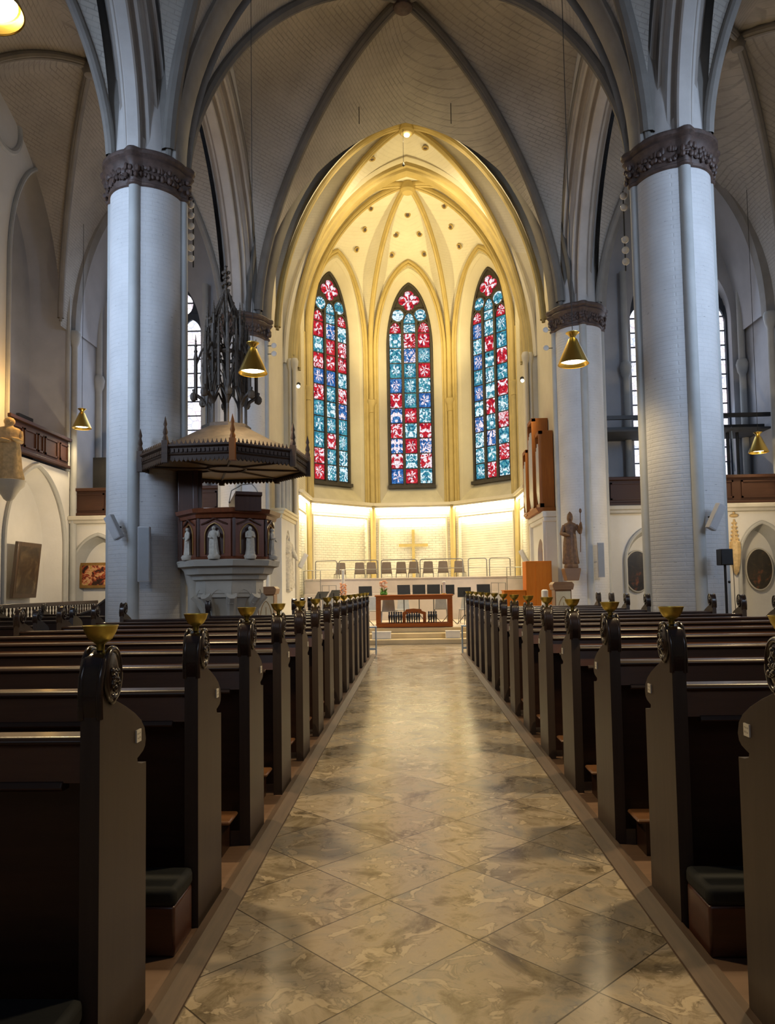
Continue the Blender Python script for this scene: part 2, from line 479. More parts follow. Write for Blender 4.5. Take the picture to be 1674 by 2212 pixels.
def floor_mat():
    m, nt, b = mat('jura_limestone_tiles')
    tc = N(nt, 'ShaderNodeTexCoord')
    mp = N(nt, 'ShaderNodeMapping'); nt.links.new(tc.outputs['Object'], mp.inputs[0])
    mp.inputs['Location'].default_value = (0.155, -2.92, 0)
    sp = N(nt, 'ShaderNodeSeparateXYZ'); nt.links.new(mp.outputs[0], sp.inputs[0])
    k = 1/sqrt(2)/0.588
    u = math_(nt, 'MULTIPLY', math_(nt, 'ADD', sp.outputs[0], sp.outputs[1]), k)
    w = math_(nt, 'MULTIPLY', math_(nt, 'SUBTRACT', sp.outputs[1], sp.outputs[0]), k)
    def edge(x):
        f = math_(nt, 'FRACT', x)
        return math_(nt, 'MINIMUM', f, math_(nt, 'SUBTRACT', 1.0, f))
    e = math_(nt, 'MINIMUM', edge(u), edge(w))
    line = math_(nt, 'LESS_THAN', e, 0.0055)
    cb = N(nt, 'ShaderNodeCombineXYZ')
    nt.links.new(math_(nt, 'FLOOR', u), cb.inputs[0]); nt.links.new(math_(nt, 'FLOOR', w), cb.inputs[1])
    wn = N(nt, 'ShaderNodeTexWhiteNoise'); nt.links.new(cb.outputs[0], wn.inputs['Vector'])
    off = N(nt, 'ShaderNodeVectorMath', operation='MULTIPLY_ADD')
    nt.links.new(wn.outputs['Color'], off.inputs[0]); off.inputs[1].default_value = (3, 3, 3); nt.links.new(tc.outputs['Object'], off.inputs[2])
    v = off.outputs[0]
    n1 = noise(nt, v, 2.3, 7, 0.66, 0.9)
    base = ramp(nt, n1, [(0.30, (0.09, 0.070, 0.045)), (0.41, (0.22, 0.175, 0.115)), (0.50, (0.37, 0.305, 0.225)), (0.60, (0.30, 0.26, 0.21)), (0.70, (0.20, 0.19, 0.185))])
    n2 = noise(nt, v, 6.5, 4, 0.55, 1.2)
    col = mixc(nt, math_(nt, 'MULTIPLY', ramp_f(nt, n2, 0.585, 0.62), 0.65), base, (0.52, 0.43, 0.31))
    rim_ = math_(nt, 'MULTIPLY', ramp_f(nt, n2, 0.55, 0.575), ramp_f(nt, n2, 0.61, 0.575))
    col = mixc(nt, math_(nt, 'MULTIPLY', rim_, 0.35), col, (0.10, 0.075, 0.045))
    n3 = noise(nt, v, 11, 5, 0.6, 1.0)
    col = mixc(nt, math_(nt, 'MULTIPLY', ramp_f(nt, n3, 0.60, 0.72), 0.6), col, (0.06, 0.045, 0.028))
    tint = math_(nt, 'ADD', 0.82, math_(nt, 'MULTIPLY', wn.outputs['Value'], 0.3))
    mul = N(nt, 'ShaderNodeVectorMath', operation='SCALE'); nt.links.new(col, mul.inputs[0]); nt.links.new(tint, mul.inputs['Scale'])
    col = mixc(nt, math_(nt, 'MULTIPLY', line, 0.85), mul.outputs[0], (0.03, 0.022, 0.015))
    nt.links.new(col, b.inputs['Base Color'])
    rr = math_(nt, 'ADD', 0.10, math_(nt, 'MULTIPLY', n1, 0.22))
    nt.links.new(rr, b.inputs['Roughness'])
    b.inputs['Specular IOR Level'].default_value = 0.75
    bump(nt, b, math_(nt, 'SUBTRACT', math_(nt, 'MULTIPLY', n1, 0.5), line), 0.06, 0.01)
    return m
M_floor = floor_mat()

def stained():
    m, nt, b = mat('stained_glass')
    nt.nodes.remove(b)
    out = [n for n in nt.nodes if n.type == 'OUTPUT_MATERIAL'][0]
    uvn = N(nt, 'ShaderNodeUVMap'); at = N(nt, 'ShaderNodeAttribute', attribute_name='cell')
    sc_ = N(nt, 'ShaderNodeSeparateColor'); nt.links.new(at.outputs['Color'], sc_.inputs[0])
    seed, hue, kind = sc_.outputs[0], sc_.outputs[1], sc_.outputs[2]
    s = N(nt, 'ShaderNodeSeparateXYZ'); nt.links.new(uvn.outputs[0], s.inputs[0])
    dx = math_(nt, 'SUBTRACT', s.outputs[0], 0.5); dy = math_(nt, 'SUBTRACT', s.outputs[1], 0.5)
    cb = N(nt, 'ShaderNodeCombineXYZ'); nt.links.new(s.outputs[0], cb.inputs[0]); nt.links.new(s.outputs[1], cb.inputs[1])
    nt.links.new(math_(nt, 'MULTIPLY', seed, 37.0), cb.inputs[2])
    v = cb.outputs[0]
    nz = noise(nt, v, 3.0, 3, 0.6, 0.5)
    nd = N(nt, 'ShaderNodeTexNoise'); nd.inputs['Scale'].default_value = 3.4; nd.inputs['Detail'].default_value = 2; nt.links.new(v, nd.inputs['Vector'])
    ns_ = N(nt, 'ShaderNodeSeparateColor'); nt.links.new(nd.outputs['Color'], ns_.inputs[0])
    ox = math_(nt, 'MULTIPLY', math_(nt, 'SUBTRACT', ns_.outputs[0], 0.5), 0.55); oy = math_(nt, 'MULTIPLY', math_(nt, 'SUBTRACT', ns_.outputs[1], 0.5), 0.55)
    ex = math_(nt, 'ADD', dx, ox); ey = math_(nt, 'ADD', dy, oy)
    ang = math_(nt, 'ARCTAN2', ey, ex)
    cnt = math_(nt, 'ROUND', math_(nt, 'ADD', 4.0, math_(nt, 'MULTIPLY', seed, 5.0)))
    wav = math_(nt, 'SINE', math_(nt, 'ADD', math_(nt, 'MULTIPLY', ang, cnt), math_(nt, 'MULTIPLY', seed, 9.0)))
    rad = math_(nt, 'SQRT', math_(nt, 'ADD', math_(nt, 'MULTIPLY', dx, dx), math_(nt, 'MULTIPLY', dy, dy)))
    rays = math_(nt, 'MULTIPLY', ramp_f(nt, wav, 0.05, 0.4), ramp_f(nt, math_(nt, 'ADD', rad, math_(nt, 'MULTIPLY', nz, 0.5)), 0.68, 0.55))
    cm = N(nt, 'ShaderNodeCombineXYZ'); nt.links.new(math_(nt, 'ABSOLUTE', math_(nt, 'ADD', dx, math_(nt, 'MULTIPLY', ox, 0.35))), cm.inputs[0]); nt.links.new(s.outputs[1], cm.inputs[1]); nt.links.new(math_(nt, 'MULTIPLY', seed, 53.0), cm.inputs[2])
    sym = ramp_f(nt, noise(nt, cm.outputs[0], 3.1, 2, 0.5, 0.6), 0.50, 0.55)
    blob = ramp_f(nt, noise(nt, v, 2.9, 2, 0.5, 1.6), 0.50, 0.55)
    a1 = ramp_f(nt, kind, 0.34, 0.36); a2 = ramp_f(nt, kind, 0.62, 0.64)
    f1 = N(nt, 'ShaderNodeMix'); nt.links.new(a1, f1.inputs[0]); nt.links.new(blob, f1.inputs[2]); nt.links.new(sym, f1.inputs[3])
    f2 = N(nt, 'ShaderNodeMix'); nt.links.new(a2, f2.inputs[0]); nt.links.new(f1.outputs[0], f2.inputs[2]); nt.links.new(rays, f2.inputs[3])
    white = f2.outputs[0]
    n2 = noise(nt, v, 5.0, 3, 0.6, 0.8)
    teal = ramp(nt, n2, [(0.3, (0.005, 0.035, 0.075)), (0.45, (0.02, 0.16, 0.26)), (0.58, (0.10, 0.36, 0.44)), (0.72, (0.03, 0.20, 0.13))])
    red = ramp(nt, n2, [(0.3, (0.10, 0.004, 0.02)), (0.46, (0.42, 0.012, 0.03)), (0.6, (0.60, 0.03, 0.03)), (0.75, (0.34, 0.08, 0.14))])
    blue = ramp(nt, n2, [(0.3, (0.01, 0.03, 0.12)), (0.5, (0.03, 0.12, 0.38)), (0.7, (0.14, 0.36, 0.60))])
    base = mixc(nt, ramp_f(nt, hue, 0.49, 0.51), teal, red)
    base = mixc(nt, ramp_f(nt, hue, 0.80, 0.82), base, blue)
    wcol = mixc(nt, ramp_f(nt, hue, 0.49, 0.51), (0.72, 0.86, 0.92), (0.90, 0.74, 0.80))
    col = mixc(nt, white, base, wcol)
    vo = N(nt, 'ShaderNodeTexVoronoi', feature='DISTANCE_TO_EDGE'); vo.inputs['Scale'].default_value = 3.6
    nt.links.new(v, vo.inputs['Vector'])
    lead = ramp_f(nt, vo.outputs['Distance'], 0.035, 0.012)
    col = mixc(nt, math_(nt, 'MULTIPLY', lead, 0.85), col, (0.008, 0.008, 0.01))
    em = N(nt, 'ShaderNodeEmission'); nt.links.new(col, em.inputs[0]); em.inputs[1].default_value = 1.25
    nt.links.new(em.outputs[0], out.inputs[0])
    return m
M_stained = stained()

def clear_glass():
    m, nt, b = mat('daylit_leaded_glass')
    nt.nodes.remove(b)
    out = [n for n in nt.nodes if n.type == 'OUTPUT_MATERIAL'][0]
    v = coord(nt)
    sp = N(nt, 'ShaderNodeSeparateXYZ'); nt.links.new(v, sp.inputs[0])
    cb = N(nt, 'ShaderNodeCombineXYZ'); nt.links.new(sp.outputs[0], cb.inputs[0]); nt.links.new(sp.outputs[2], cb.inputs[1])
    vo = N(nt, 'ShaderNodeTexVoronoi', feature='DISTANCE_TO_EDGE'); vo.inputs['Scale'].default_value = 4.2
    nt.links.new(cb.outputs[0], vo.inputs['Vector'])
    lead = ramp_f(nt, vo.outputs['Distance'], 0.06, 0.02)
    tint = ramp(nt, noise(nt, cb.outputs[0], 1.6, 3, 0.6), [(0.3, (0.62, 0.74, 1.0)), (0.5, (0.92, 0.93, 1.0)), (0.62, (1.0, 0.86, 0.90)), (0.72, (0.70, 0.82, 1.0))])
    col = mixc(nt, math_(nt, 'MULTIPLY', lead, 0.55), tint, (0.20, 0.16, 0.24))
    em = N(nt, 'ShaderNodeEmission'); nt.links.new(col, em.inputs[0]); em.inputs[1].default_value = 1.5
    nt.links.new(em.outputs[0], out.inputs[0])
    return m
M_clear = clear_glass()

def picture_mat(name, stops, scale, stretch=(1, 1, 1)):
    m, nt, b = mat(name)
    f = noise(nt, coord(nt, stretch), scale, 4, 0.6, 0.8)
    nt.links.new(ramp(nt, f, stops), b.inputs['Base Color'])
    b.inputs['Roughness'].default_value = 0.35
    return m
M_pic1 = picture_mat('old_dark_canvas', [(0.3, (0.02, 0.013, 0.008)), (0.5, (0.055, 0.036, 0.02)), (0.62, (0.11, 0.075, 0.04)), (0.72, (0.24, 0.18, 0.11))], 1.9)
M_pic2 = picture_mat('group_painting', [(0.36, (0.02, 0.012, 0.01)), (0.46, (0.06, 0.02, 0.012)), (0.52, (0.40, 0.06, 0.02)), (0.58, (0.68, 0.42, 0.22)), (0.66, (0.45, 0.28, 0.06))], 5.0)
M_pic3 = picture_mat('dark_oval_painting', [(0.35, (0.012, 0.010, 0.008)), (0.55, (0.03, 0.022, 0.014)), (0.66, (0.16, 0.05, 0.02)), (0.75, (0.40, 0.18, 0.07))], 2.6)
def plate_mat():
    m, nt, b = mat('printed_name_plate')
    sp = N(nt, 'ShaderNodeSeparateXYZ'); tc = N(nt, 'ShaderNodeTexCoord'); nt.links.new(tc.outputs['Generated'], sp.inputs[0])
    def band(lo, hi): return math_(nt, 'MULTIPLY', math_(nt, 'GREATER_THAN', sp.outputs[2], lo), math_(nt, 'LESS_THAN', sp.outputs[2], hi))
    inx = math_(nt, 'MULTIPLY', math_(nt, 'GREATER_THAN', sp.outputs[1], 0.15), math_(nt, 'LESS_THAN', sp.outputs[1], 0.85))
    st = ramp_f(nt, noise(nt, coord(nt, (1, 260, 120)), 1.0, 2), 0.45, 0.55)
    txt = math_(nt, 'MULTIPLY', math_(nt, 'MULTIPLY', math_(nt, 'ADD', band(0.25, 0.42), band(0.62, 0.76)), inx), st)
    nt.links.new(mixc(nt, math_(nt, 'MULTIPLY', txt, 0.8), (0.68, 0.66, 0.62), (0.08, 0.07, 0.06)), b.inputs['Base Color'])
    b.inputs['Roughness'].default_value = 0.5
    return m
M_plate = plate_mat()

# ------------------------------------------------------------------ geometry of the building
def P(u):
    u = min(1.0, abs(u))
    return sqrt(max(0.0, 1.5625-(u+0.25)**2))/1.2247449

def arch_path(hw, zs, rise, n=20):
    """pointed arch (h, z) from left springing to right springing"""
    pts = []
    for i in range(n+1):
        u = 1-(1-cos(pi/2*(1-i/n)))  # dense near the springing
        u = sin(pi/2*(1-i/n))
        pts.append((-hw*u, zs+rise*P(u)))
    return pts+[(-h, z) for h, z in reversed(pts[:-1])]

def outline(hw, z0, zs, rise, n=16):
    return [(-hw, z0)]+arch_path(hw, zs, rise, n)+[(hw, z0)]

def norms(path):
    """outward normals with mitre"""
    out = []
    m = len(path)
    for i in range(m):
        def nrm(a, b):
            dx, dz = path[b][0]-path[a][0], path[b][1]-path[a][1]
            L = sqrt(dx*dx+dz*dz) or 1
            return (-dz/L, dx/L)
        if i == 0: n = (-1.0, 0.0)
        elif i == m-1: n = (1.0, 0.0)
        else:
            a, b = nrm(i-1, i), nrm(i, i+1)
            s = (a[0]+b[0], a[1]+b[1]); d = s[0]*a[0]+s[1]*a[1]
            n = (s[0]/d, s[1]/d)
        out.append(n)
    return out

def sweep(mb, path, prof, fn, mi=0):
    """prof: list of (a, d): a across the arch, d outward from the path; fn(h, z, a)->3-D"""
    ns = norms(path)
    rows = [[fn(h+nx*d, z+nz*d, a) for a, d in prof] for (h, z), (nx, nz) in zip(path, ns)]
    mb.grid(rows, mi)

BX = 5.15
YS = [-2.39, 5.84, 14.07, 22.30]
CAPB, CAPT = 9.24, 9.9

# --- floor
f = MB(); f.face([(-13, -9, 0), (13, -9, 0), (13, 33, 0), (-13, 33, 0)])
struct('floor', f, M_floor, 'polished brown mottled limestone floor laid in diagonal tiles along the aisle', 'floor')
for sx, x0, x1 in ((-1, -4.95, -1.0), (1, 1.19, 4.95)):
    f = MB(); f.box(x0, x1, -0.2, 13.0, 0.0, 0.012); f.box(x0+(1.0 if sx < 0 else 0), x1-(1.0 if sx > 0 else 0), 13.0, 17.0, 0, 0.012)
    struct('floor_boards', f, M_pewfloor, 'brown floor boards under the pews on the %s side of the aisle' % ('left' if sx < 0 else 'right'), 'floor')
for i, (x0, x1) in enumerate(((-0.995, -0.885), (1.065, 1.175))):
    f = MB()
    f.prism([(x0, 0), (x1, 0), (x1, 0.012), ((x0+x1)/2+(0.02 if i else -0.02), 0.035), (x0, 0.035)] if i == 0 else
            [(x0, 0), (x1, 0), (x1, 0.035), ((x0+x1)/2+0.02, 0.035), (x0, 0.012)], lambda u, v, w: (u, w, v), -0.2, 17.0)
    struct('trim_%d' % (i+1), f, M_kerb, 'narrow brown wooden kerb strip edging the aisle on the %s' % ('left' if i == 0 else 'right'), 'kerb', smooth=0)

# --- columns
def col_outline(r=0.70, rc=0.105, n=96, grow=0.0, rot=0.0):
    out = []
    for k in range(n):
        a = 2*pi*k/n
        R = r
        for q in range(4):
            d = (a-q*pi/2+pi) % (2*pi)-pi
            cx = r-0.005
            disc = rc*rc-(cx*sin(d))**2
            if abs(d) < 0.5 and disc > 0:
                R = max(R, cx*cos(d)+sqrt(disc))
        out.append(((R+grow)*cos(a), (R+grow)*sin(a)))
    return out

def ringed(mb, cx, cy, prof):
    """prof: list of (grow, z)"""
    n = 96
    rows = []
    for g, z in prof:
        o = col_outline(grow=g)
        o.append(o[0])
        rows.append([(cx+x, cy+y, z) for x, y in o])
    mb.grid(rows)

def column(cx, cy, label):
    c = sthing('column', label, 'column', (cx, cy, 0))
    s = MB()
    s.lathe([(0.70, 0.0), (0.70, CAPB+0.1)], n=64, cap=False)
    obj('shaft', s, M_col, c)
    for q in range(4):
        a = q*pi/2
        s = MB(); s.lathe([(0.16, 0), (0.16, 0.5), (0.105, 0.62), (0.105, CAPB+0.05)], (0.695*cos(a), 0.695*sin(a), 0), 20, cap=False)
        obj('colonnette', s, M_strip, c)
    s = MB()
    ringed(s, 0, 0, [(0.0, CAPB-0.02), (0.035, CAPB), (0.04, CAPB+0.04), (0.0, CAPB+0.07), (0.015, CAPB+0.12), (0.05, CAPB+0.36), (0.11, CAPB+0.44),
                     (0.13, CAPB+0.46), (0.11, CAPB+0.5), (0.10, CAPB+0.52), (0.15, CAPB+0.56), (0.155, CAPB+0.62), (0.12, CAPB+0.66), (-0.2, CAPB+0.66)])
    obj('capital', s, M_cap, c, merge=True)
    s = MB()
    rnd = random.Random(int(cx*7+cy))
    for k in range(64):
        a = 2*pi*k/64+rnd.uniform(-.03, .03)
        d = min(abs((a-q*pi/2+pi) % (2*pi)-pi) for q in range(4))
        R = 0.74+(0.09 if d < 0.17 else 0)
        for z in (CAPB+0.17, CAPB+0.31):
            s.ball((R*cos(a)+rnd.uniform(-.02, .02), R*sin(a), z+rnd.uniform(-.04, .04)), (rnd.uniform(.035, .06), rnd.uniform(.035, .06), rnd.uniform(.04, .075)), 7, 5)
    obj('carved_leaves', s, M_cap, c)
    s = MB(); s.lathe([(0.66, CAPT-0.05), (0.60, 11.5), (0.5, 13.5)], n=24, cap=False)
    obj('springer', s, M_order, c)
    return c

column(-BX, YS[2], 'near left white brick column with dark carved capital, beside the pulpit')
column(BX, YS[2], 'near right white brick column with dark carved capital and a black loudspeaker beside it')
column(-BX, YS[3], 'far left white column behind the pulpit, at the chancel arch')
column(BX, YS[3], 'far right white column at the chancel arch with the wooden bishop statue on it')

# --- arcade arches between the columns, with stepped mouldings
STEP = [(0.0, 0.0), (0.10, 0.0), (0.13, 0.03), (0.13, 0.17), (0.20, 0.17), (0.25, 0.20), (0.25, 0.36), (0.31, 0.36), (0.37, 0.39), (0.37, 0.57), (0.43, 0.57), (0.48, 0.60), (0.48, 0.80), (0.52, 0.80), (0.56, 0.84), (0.56, 1.0)]
def arcade(sx, y0, y1, label):
    yc = (y0+y1)/2; hw = (y1-y0)/2-0.78
    path = arch_path(hw, CAPT-0.1, 4.5, 18)
    t = sthing('trim_arcade', label, 'arch')
    cols = [M_order, M_order2, M_order, M_order2, M_order]
    for side in (-1, 1):
        segs = [(0, 3, M_order), (2, 5, M_order2), (4, 8, M_order), (7, 11, M_order2), (10, 14, M_order), (13, 16, M_rib)]
        for a, b, m in segs:
            mb = MB()
            sweep(mb, path, [(side*p, d) for p, d in STEP[a:b]], lambda h, z, q: (sx*BX+q, yc+h, z))
            obj('moulding', mb, m, t, merge=False)
    # wall above the arch
    up_ = arch_path(hw, CAPT-0.1, 4.5, 18)
    ns = norms(up_)
    for side in (-1, 1):
        mb = MB(); rows = []
        for (h, z), (nx, nz) in zip(up_, ns):
            rows.append([(sx*BX+side*0.56, yc+h+nx*0.99, z+nz*0.99), (sx*BX+side*0.56, yc+(h+nx*0.99), 18.2)])
        mb.grid(rows)
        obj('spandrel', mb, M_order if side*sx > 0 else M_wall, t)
    return t
for i in range(3):
    for sx, nm in ((-1, 'left'), (1, 'right')):
        if i == 0: continue
        arcade(sx, YS[i], YS[i+1], 'moulded pointed arcade arch on the %s, %s' % (nm, ('', 'springing from the near column towards the viewer', 'between the near column and the chancel')[i]))

# --- vaults
def vault(xc, hx, yc, hy, zs, rise, dome, mb, n=22):
    us = [sin(pi/2*k/n) for k in range(n+1)]
    us = [-u for u in reversed(us)]+us[1:]
    rows = []
    for u in us:
        r = []
        for v in us:
            pu, pv = P(u), P(v)
            z = zs+max(rise*pu-dome*v*v*pu, rise*pv-dome*u*u*pv) if True else 0
            r.append((xc+hx*u, yc+hy*v, z))
        rows.append(r)
    mb.grid(rows)

def diag_rib(mb, xc, hx, yc, hy, zs, rise, dome, r, drop=0.05, off=0.0, n=26):
    for a, b in ((-1, -1), (-1, 1), (1, -1), (1, 1)):
        pts = []
        for k in range(n+1):
            u = cos(pi/2*k/n)
            z = zs+rise*P(u)-dome*u*u*P(u)-drop
            pts.append((xc+a*hx*u, yc+b*hy*u, z))
        pts = [q for q in pts if q[2] > CAPT-0.02]
        mb.tube(pts, r, 10, False)
        mb.tube([(p[0], p[1], p[2]-r*0.85) for p in pts], r*0.5, 8, False)

NHX, NZS, NRISE, NDOME = 4.58, 9.75, 7.05, 1.0
for i, nm in ((1, 'nave bay above the viewer'), (2, 'nave bay before the chancel')):
    yc = (YS[i]+YS[i+1])/2
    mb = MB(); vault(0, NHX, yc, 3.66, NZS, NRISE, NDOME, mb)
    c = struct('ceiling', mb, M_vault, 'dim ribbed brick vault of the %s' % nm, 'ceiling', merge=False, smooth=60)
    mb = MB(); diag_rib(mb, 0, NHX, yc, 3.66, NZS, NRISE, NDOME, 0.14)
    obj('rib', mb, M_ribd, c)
    mb = MB(); mb.lathe([(0.02, -0.42), (0.16, -0.40), (0.24, -0.34), (0.26, -0.22), (0.22, -0.05), (0.2, 0.1)], (0, yc, NZS+NRISE), 20)
    for k in range(10): mb.ball((0.2*cos(k*pi/5), yc+0.2*sin(k*pi/5), NZS+NRISE-0.3), 0.06, 7, 5)
    obj('boss', mb, M_cap, c)
for sx, xc, hx in ((-1, -8.2, 2.5), (1, 8.45, 2.75)):
    for i in (1, 2):
        yc = (YS[i]+YS[i+1])/2
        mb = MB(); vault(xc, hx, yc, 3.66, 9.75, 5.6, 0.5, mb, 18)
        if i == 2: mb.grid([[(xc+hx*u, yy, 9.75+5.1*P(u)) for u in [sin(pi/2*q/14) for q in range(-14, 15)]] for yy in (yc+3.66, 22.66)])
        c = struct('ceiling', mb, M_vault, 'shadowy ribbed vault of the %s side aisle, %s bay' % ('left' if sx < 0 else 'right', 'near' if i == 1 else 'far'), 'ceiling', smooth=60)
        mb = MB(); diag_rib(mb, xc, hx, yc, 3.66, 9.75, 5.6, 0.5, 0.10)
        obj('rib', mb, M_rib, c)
        mb = MB(); mb.lathe([(0.02, -0.35), (0.14, -0.3), (0.2, -0.15), (0.16, 0.05)], (xc, yc, 15.3), 16)
        obj('boss', mb, M_rib, c)

# transverse arches
TPROF = [(-0.47, 0.9), (-0.47, 0.02), (-0.44, 0.0), (-0.41, 0.05), (-0.40, 0.22), (-0.34, 0.22), (-0.34, 0.10), (-0.24, 0.04), (-0.14, 0.0), (0.14, 0.0), (0.24, 0.04), (0.34, 0.10), (0.34, 0.22), (0.40, 0.22), (0.41, 0.05), (0.44, 0.0), (0.47, 0.02), (0.47, 0.9)]
for y, nm in ((YS[1], 'above the viewer'), (YS[2], 'between the near columns')):
    mb = MB(); sweep(mb, arch_path(4.42, CAPT-0.05, 6.0, 20), TPROF, lambda h, z, a: (h, y+a, z))
    us_ = [sin(pi/2*q/16) for q in range(-16, 17)]
    ms = MB(); ms.grid([[(NHX*u, yy, NZS+(NRISE-NDOME)*P(u)+0.2) for u in us_] for yy in (y-0.47, y+0.47)])
    for sx, xc, hx in ((-1, -8.2, 2.5), (1, 8.45, 2.75)): ms.grid([[(xc+hx*u, yy, 9.75+5.1*P(u)+0.2) for u in us_] for yy in (y-0.47, y+0.47)])
    t = struct('trim_transverse_arch', mb, M_rib, 'grey moulded transverse arch across the nave %s' % nm, 'arch')
    obj('arch_back', ms, M_rib, t)
    for sx, xc, hx in ((-1, -8.2, 2.42), (1, 8.45, 2.67)):
        mb = MB(); sweep(mb, arch_path(hx, CAPT-0.1, 5.06, 16), TPROF, lambda h, z, a: (xc+h, y+a, z))
        obj('side_arch', mb, M_rib, t)

# --- chancel arch at the far columns
def bigarch(yc, half, hw, zs, rise, label, mats, prof, ztop, wx, name):
    path = arch_path(hw, zs, rise, 26)
    t = sthing(name, label, 'arch')
    for (a, b, m) in prof:
        mb = MB(); sweep(mb, path, [(q, d) for q, d in b], lambda h, z, q: (h+0.02, yc+q, z))
        obj('moulding', mb, m, t)
    return t
CPROF = [(0, [(-0.55, 1.0), (-0.55, 0.62), (-0.62, 0.60), (-0.66, 0.52), (-0.60, 0.46), (-0.5, 0.44)], M_ribd),
         (0, [(-0.5, 0.44), (-0.46, 0.36), (-0.36, 0.34), (-0.36, 0.20), (-0.26, 0.16), (-0.2, 0.05), (-0.1, 0.0), (0.2, 0.0), (0.4, 0.0)], M_ribd),
         (0, [(0.4, 0.0), (0.5, 0.05), (0.55, 0.3), (0.55, 1.0)], M_ribd)]
ca = bigarch(22.3, 0.5, 4.36, 9.85, 7.02, 'dark moulded pointed chancel arch framing the bright apse', None, CPROF, 0, 0, 'trim_chancel_arch')
mb = MB()   # spandrel walls filling above and behind the chancel arch
path = arch_path(4.36, 9.85, 7.02, 26); ns = norms(path)
for yq in (21.75, 22.85):
    rows = [[(h+nx*0.95+0.02, yq, z+nz*0.95), ((h+nx*0.95)*1.05+0.02, yq, 18.6)] for (h, z), (nx, nz) in zip(path, ns)]
    mb.grid(rows)
obj('spandrel', mb, M_vault, ca)

# ------------------------------------------------------------------ chancel and apse
CHX = 4.5
mb = MB()
for s in (-1, 1):
    mb.face([(s*CHX, 22.8, 0), (s*CHX, 26.0, 0), (s*CHX, 26.0, 18), (s*CHX, 22.8, 18)])
    mb.face([(s*CHX, 22.8, 0), (s*5.5, 22.8, 0), (s*5.5, 22.8, 18), (s*CHX, 22.8, 18)])
struct('wall_chancel', mb, M_chwall, 'pale side walls of the chancel behind the chancel arch', 'wall')
CZS, CRISE = 9.6, 7.9
mb = MB(); vault(0.03, 4.3, 24.5, 1.45, CZS, CRISE, 0.7, mb, 20)
c = struct('ceiling', mb, M_chvault, 'warmly lit ribbed vault of the chancel bay between the two arches', 'ceiling', smooth=60)
mb = MB(); diag_rib(mb, 0.03, 4.25, 24.5, 1.45, CZS, CRISE, 0.7, 0.11)
obj('rib', mb, M_chrib, c)
mb = MB(); mb.lathe([(0.02, -0.40), (0.2, -0.38), (0.27, -0.3), (0.27, -0.2), (0.2, -0.02)], (0.05, 24.5, CZS+CRISE), 20)
obj('boss', mb, M_chrib, c)
mb = MB(); mb.ball((0.05, 24.5, CZS+CRISE-0.42), (0.10, 0.10, 0.04), 14, 6); obj('boss_light', mb, M_lampglow, c)
def vent(mb, p, nrm):
    nrm = Vector(nrm).normalized(); p = Vector(p)
    a = nrm.orthogonal().normalized(); b = nrm.cross(a)
    ring = [p+nrm*0.03+(a*cos(k*pi/8)+b*sin(k*pi/8))*0.10 for k in range(17)]
    mb.tube(ring, 0.03, 6, False)
    mb.tube([p, p+nrm*0.035], 0.10, 14, True, 1)

# inner arch before the apse
APROF = [(0, [(-0.3, 1.1), (-0.3, 0.46), (-0.36, 0.44), (-0.38, 0.36), (-0.3, 0.30), (-0.22, 0.28)], M_chwall),
         (0, [(-0.22, 0.28), (-0.2, 0.16), (-0.12, 0.12), (-0.08, 0.03), (0.0, 0.0), (0.2, 0.0), (0.3, 0.02), (0.3, 0.9)], M_chrib)]
ia = bigarch(26.0, 0.4, 4.08, 9.6, 7.02, 'lamplight-tinted inner arch between chancel bay and apse', None, APROF, 0, 0, 'trim_apse_arch')
mb = MB(); path = arch_path(4.08, 9.6, 7.02, 26); ns = norms(path)
rows = [[(h+nx*0.98+0.02, 25.72, z+nz*0.98), ((h+nx*0.98)*1.08+0.02, 25.72, 18.4)] for (h, z), (nx, nz) in zip(path, ns)]
mb.grid(rows)
for s in (-1, 1):
    mb.box(min(s*4.08, s*4.6), max(s*4.08, s*4.6), 25.75, 26.35, 0, 9.65)
obj('pier', mb, M_chwall, ia)
for s in (-1, 1):
    mb = MB()
    for dx, dy, r in ((-0.02*s, -0.3, 0.07), (0.14*s, -0.28, 0.05)):
        mb.lathe([(r, 0.4), (r, 9.3), (r*1.9, 9.5), (r*2.1, 9.65), (r*1.6, 9.75)], (s*4.12+dx, 26.0+dy, 0), 14)
    obj('shaft', mb, M_chwall, ia)

AX = 0.02
APSE = [(-4.2, 26.3), (-4.2, 28.94), (-1.74, 31.4), (1.74, 31.4), (4.2, 28.94), (4.2, 26.3)]
APSE = [(x+AX, y) for x, y in APSE]
BOSS = Vector((AX+0.03, 27.35, 17.0))
WZS, WRISE = 11.7, 3.95
WIN_HW, WIN_Z0, WIN_ZS, WIN_RISE = 1.42, 5.12, 12.0, 3.45
GL_HW, GL_Z0, GL_ZS, GL_RISE, GL_D = 0.97, 5.93, 12.0, 2.98, 0.55

def seg_frame(i):
    a, b = Vector((*APSE[i], 0)), Vector((*APSE[i+1], 0))
    e = (b-a).normalized()
    n = Vector((-e.y, e.x, 0))       # outward
    if n.dot((a+b)/2-Vector((AX, 28, 0))) < 0: n = -n
    return (a+b)/2, e, n, (b-a).length/2

wa = sthing('wall_apse', 'bright cream apse wall of five facets with recessed panels and shafts', 'wall')
wv = sthing('ceiling_apse', 'glowing cream apse vault with lamplight-tinted ribs meeting at a boss', 'ceiling')
SEGN = ['far left', 'left', 'centre', 'right', 'far right']

def cell_rand(rnd, i, j):
    h = 0.25 if (i+j) % 2 == 0 else 0.65
    if rnd.random() < 0.25: h = 0.9
    if rnd.random() < 0.2: h = 0.65 if h < 0.5 else 0.25
    return (rnd.random(), h, rnd.random(), 1)

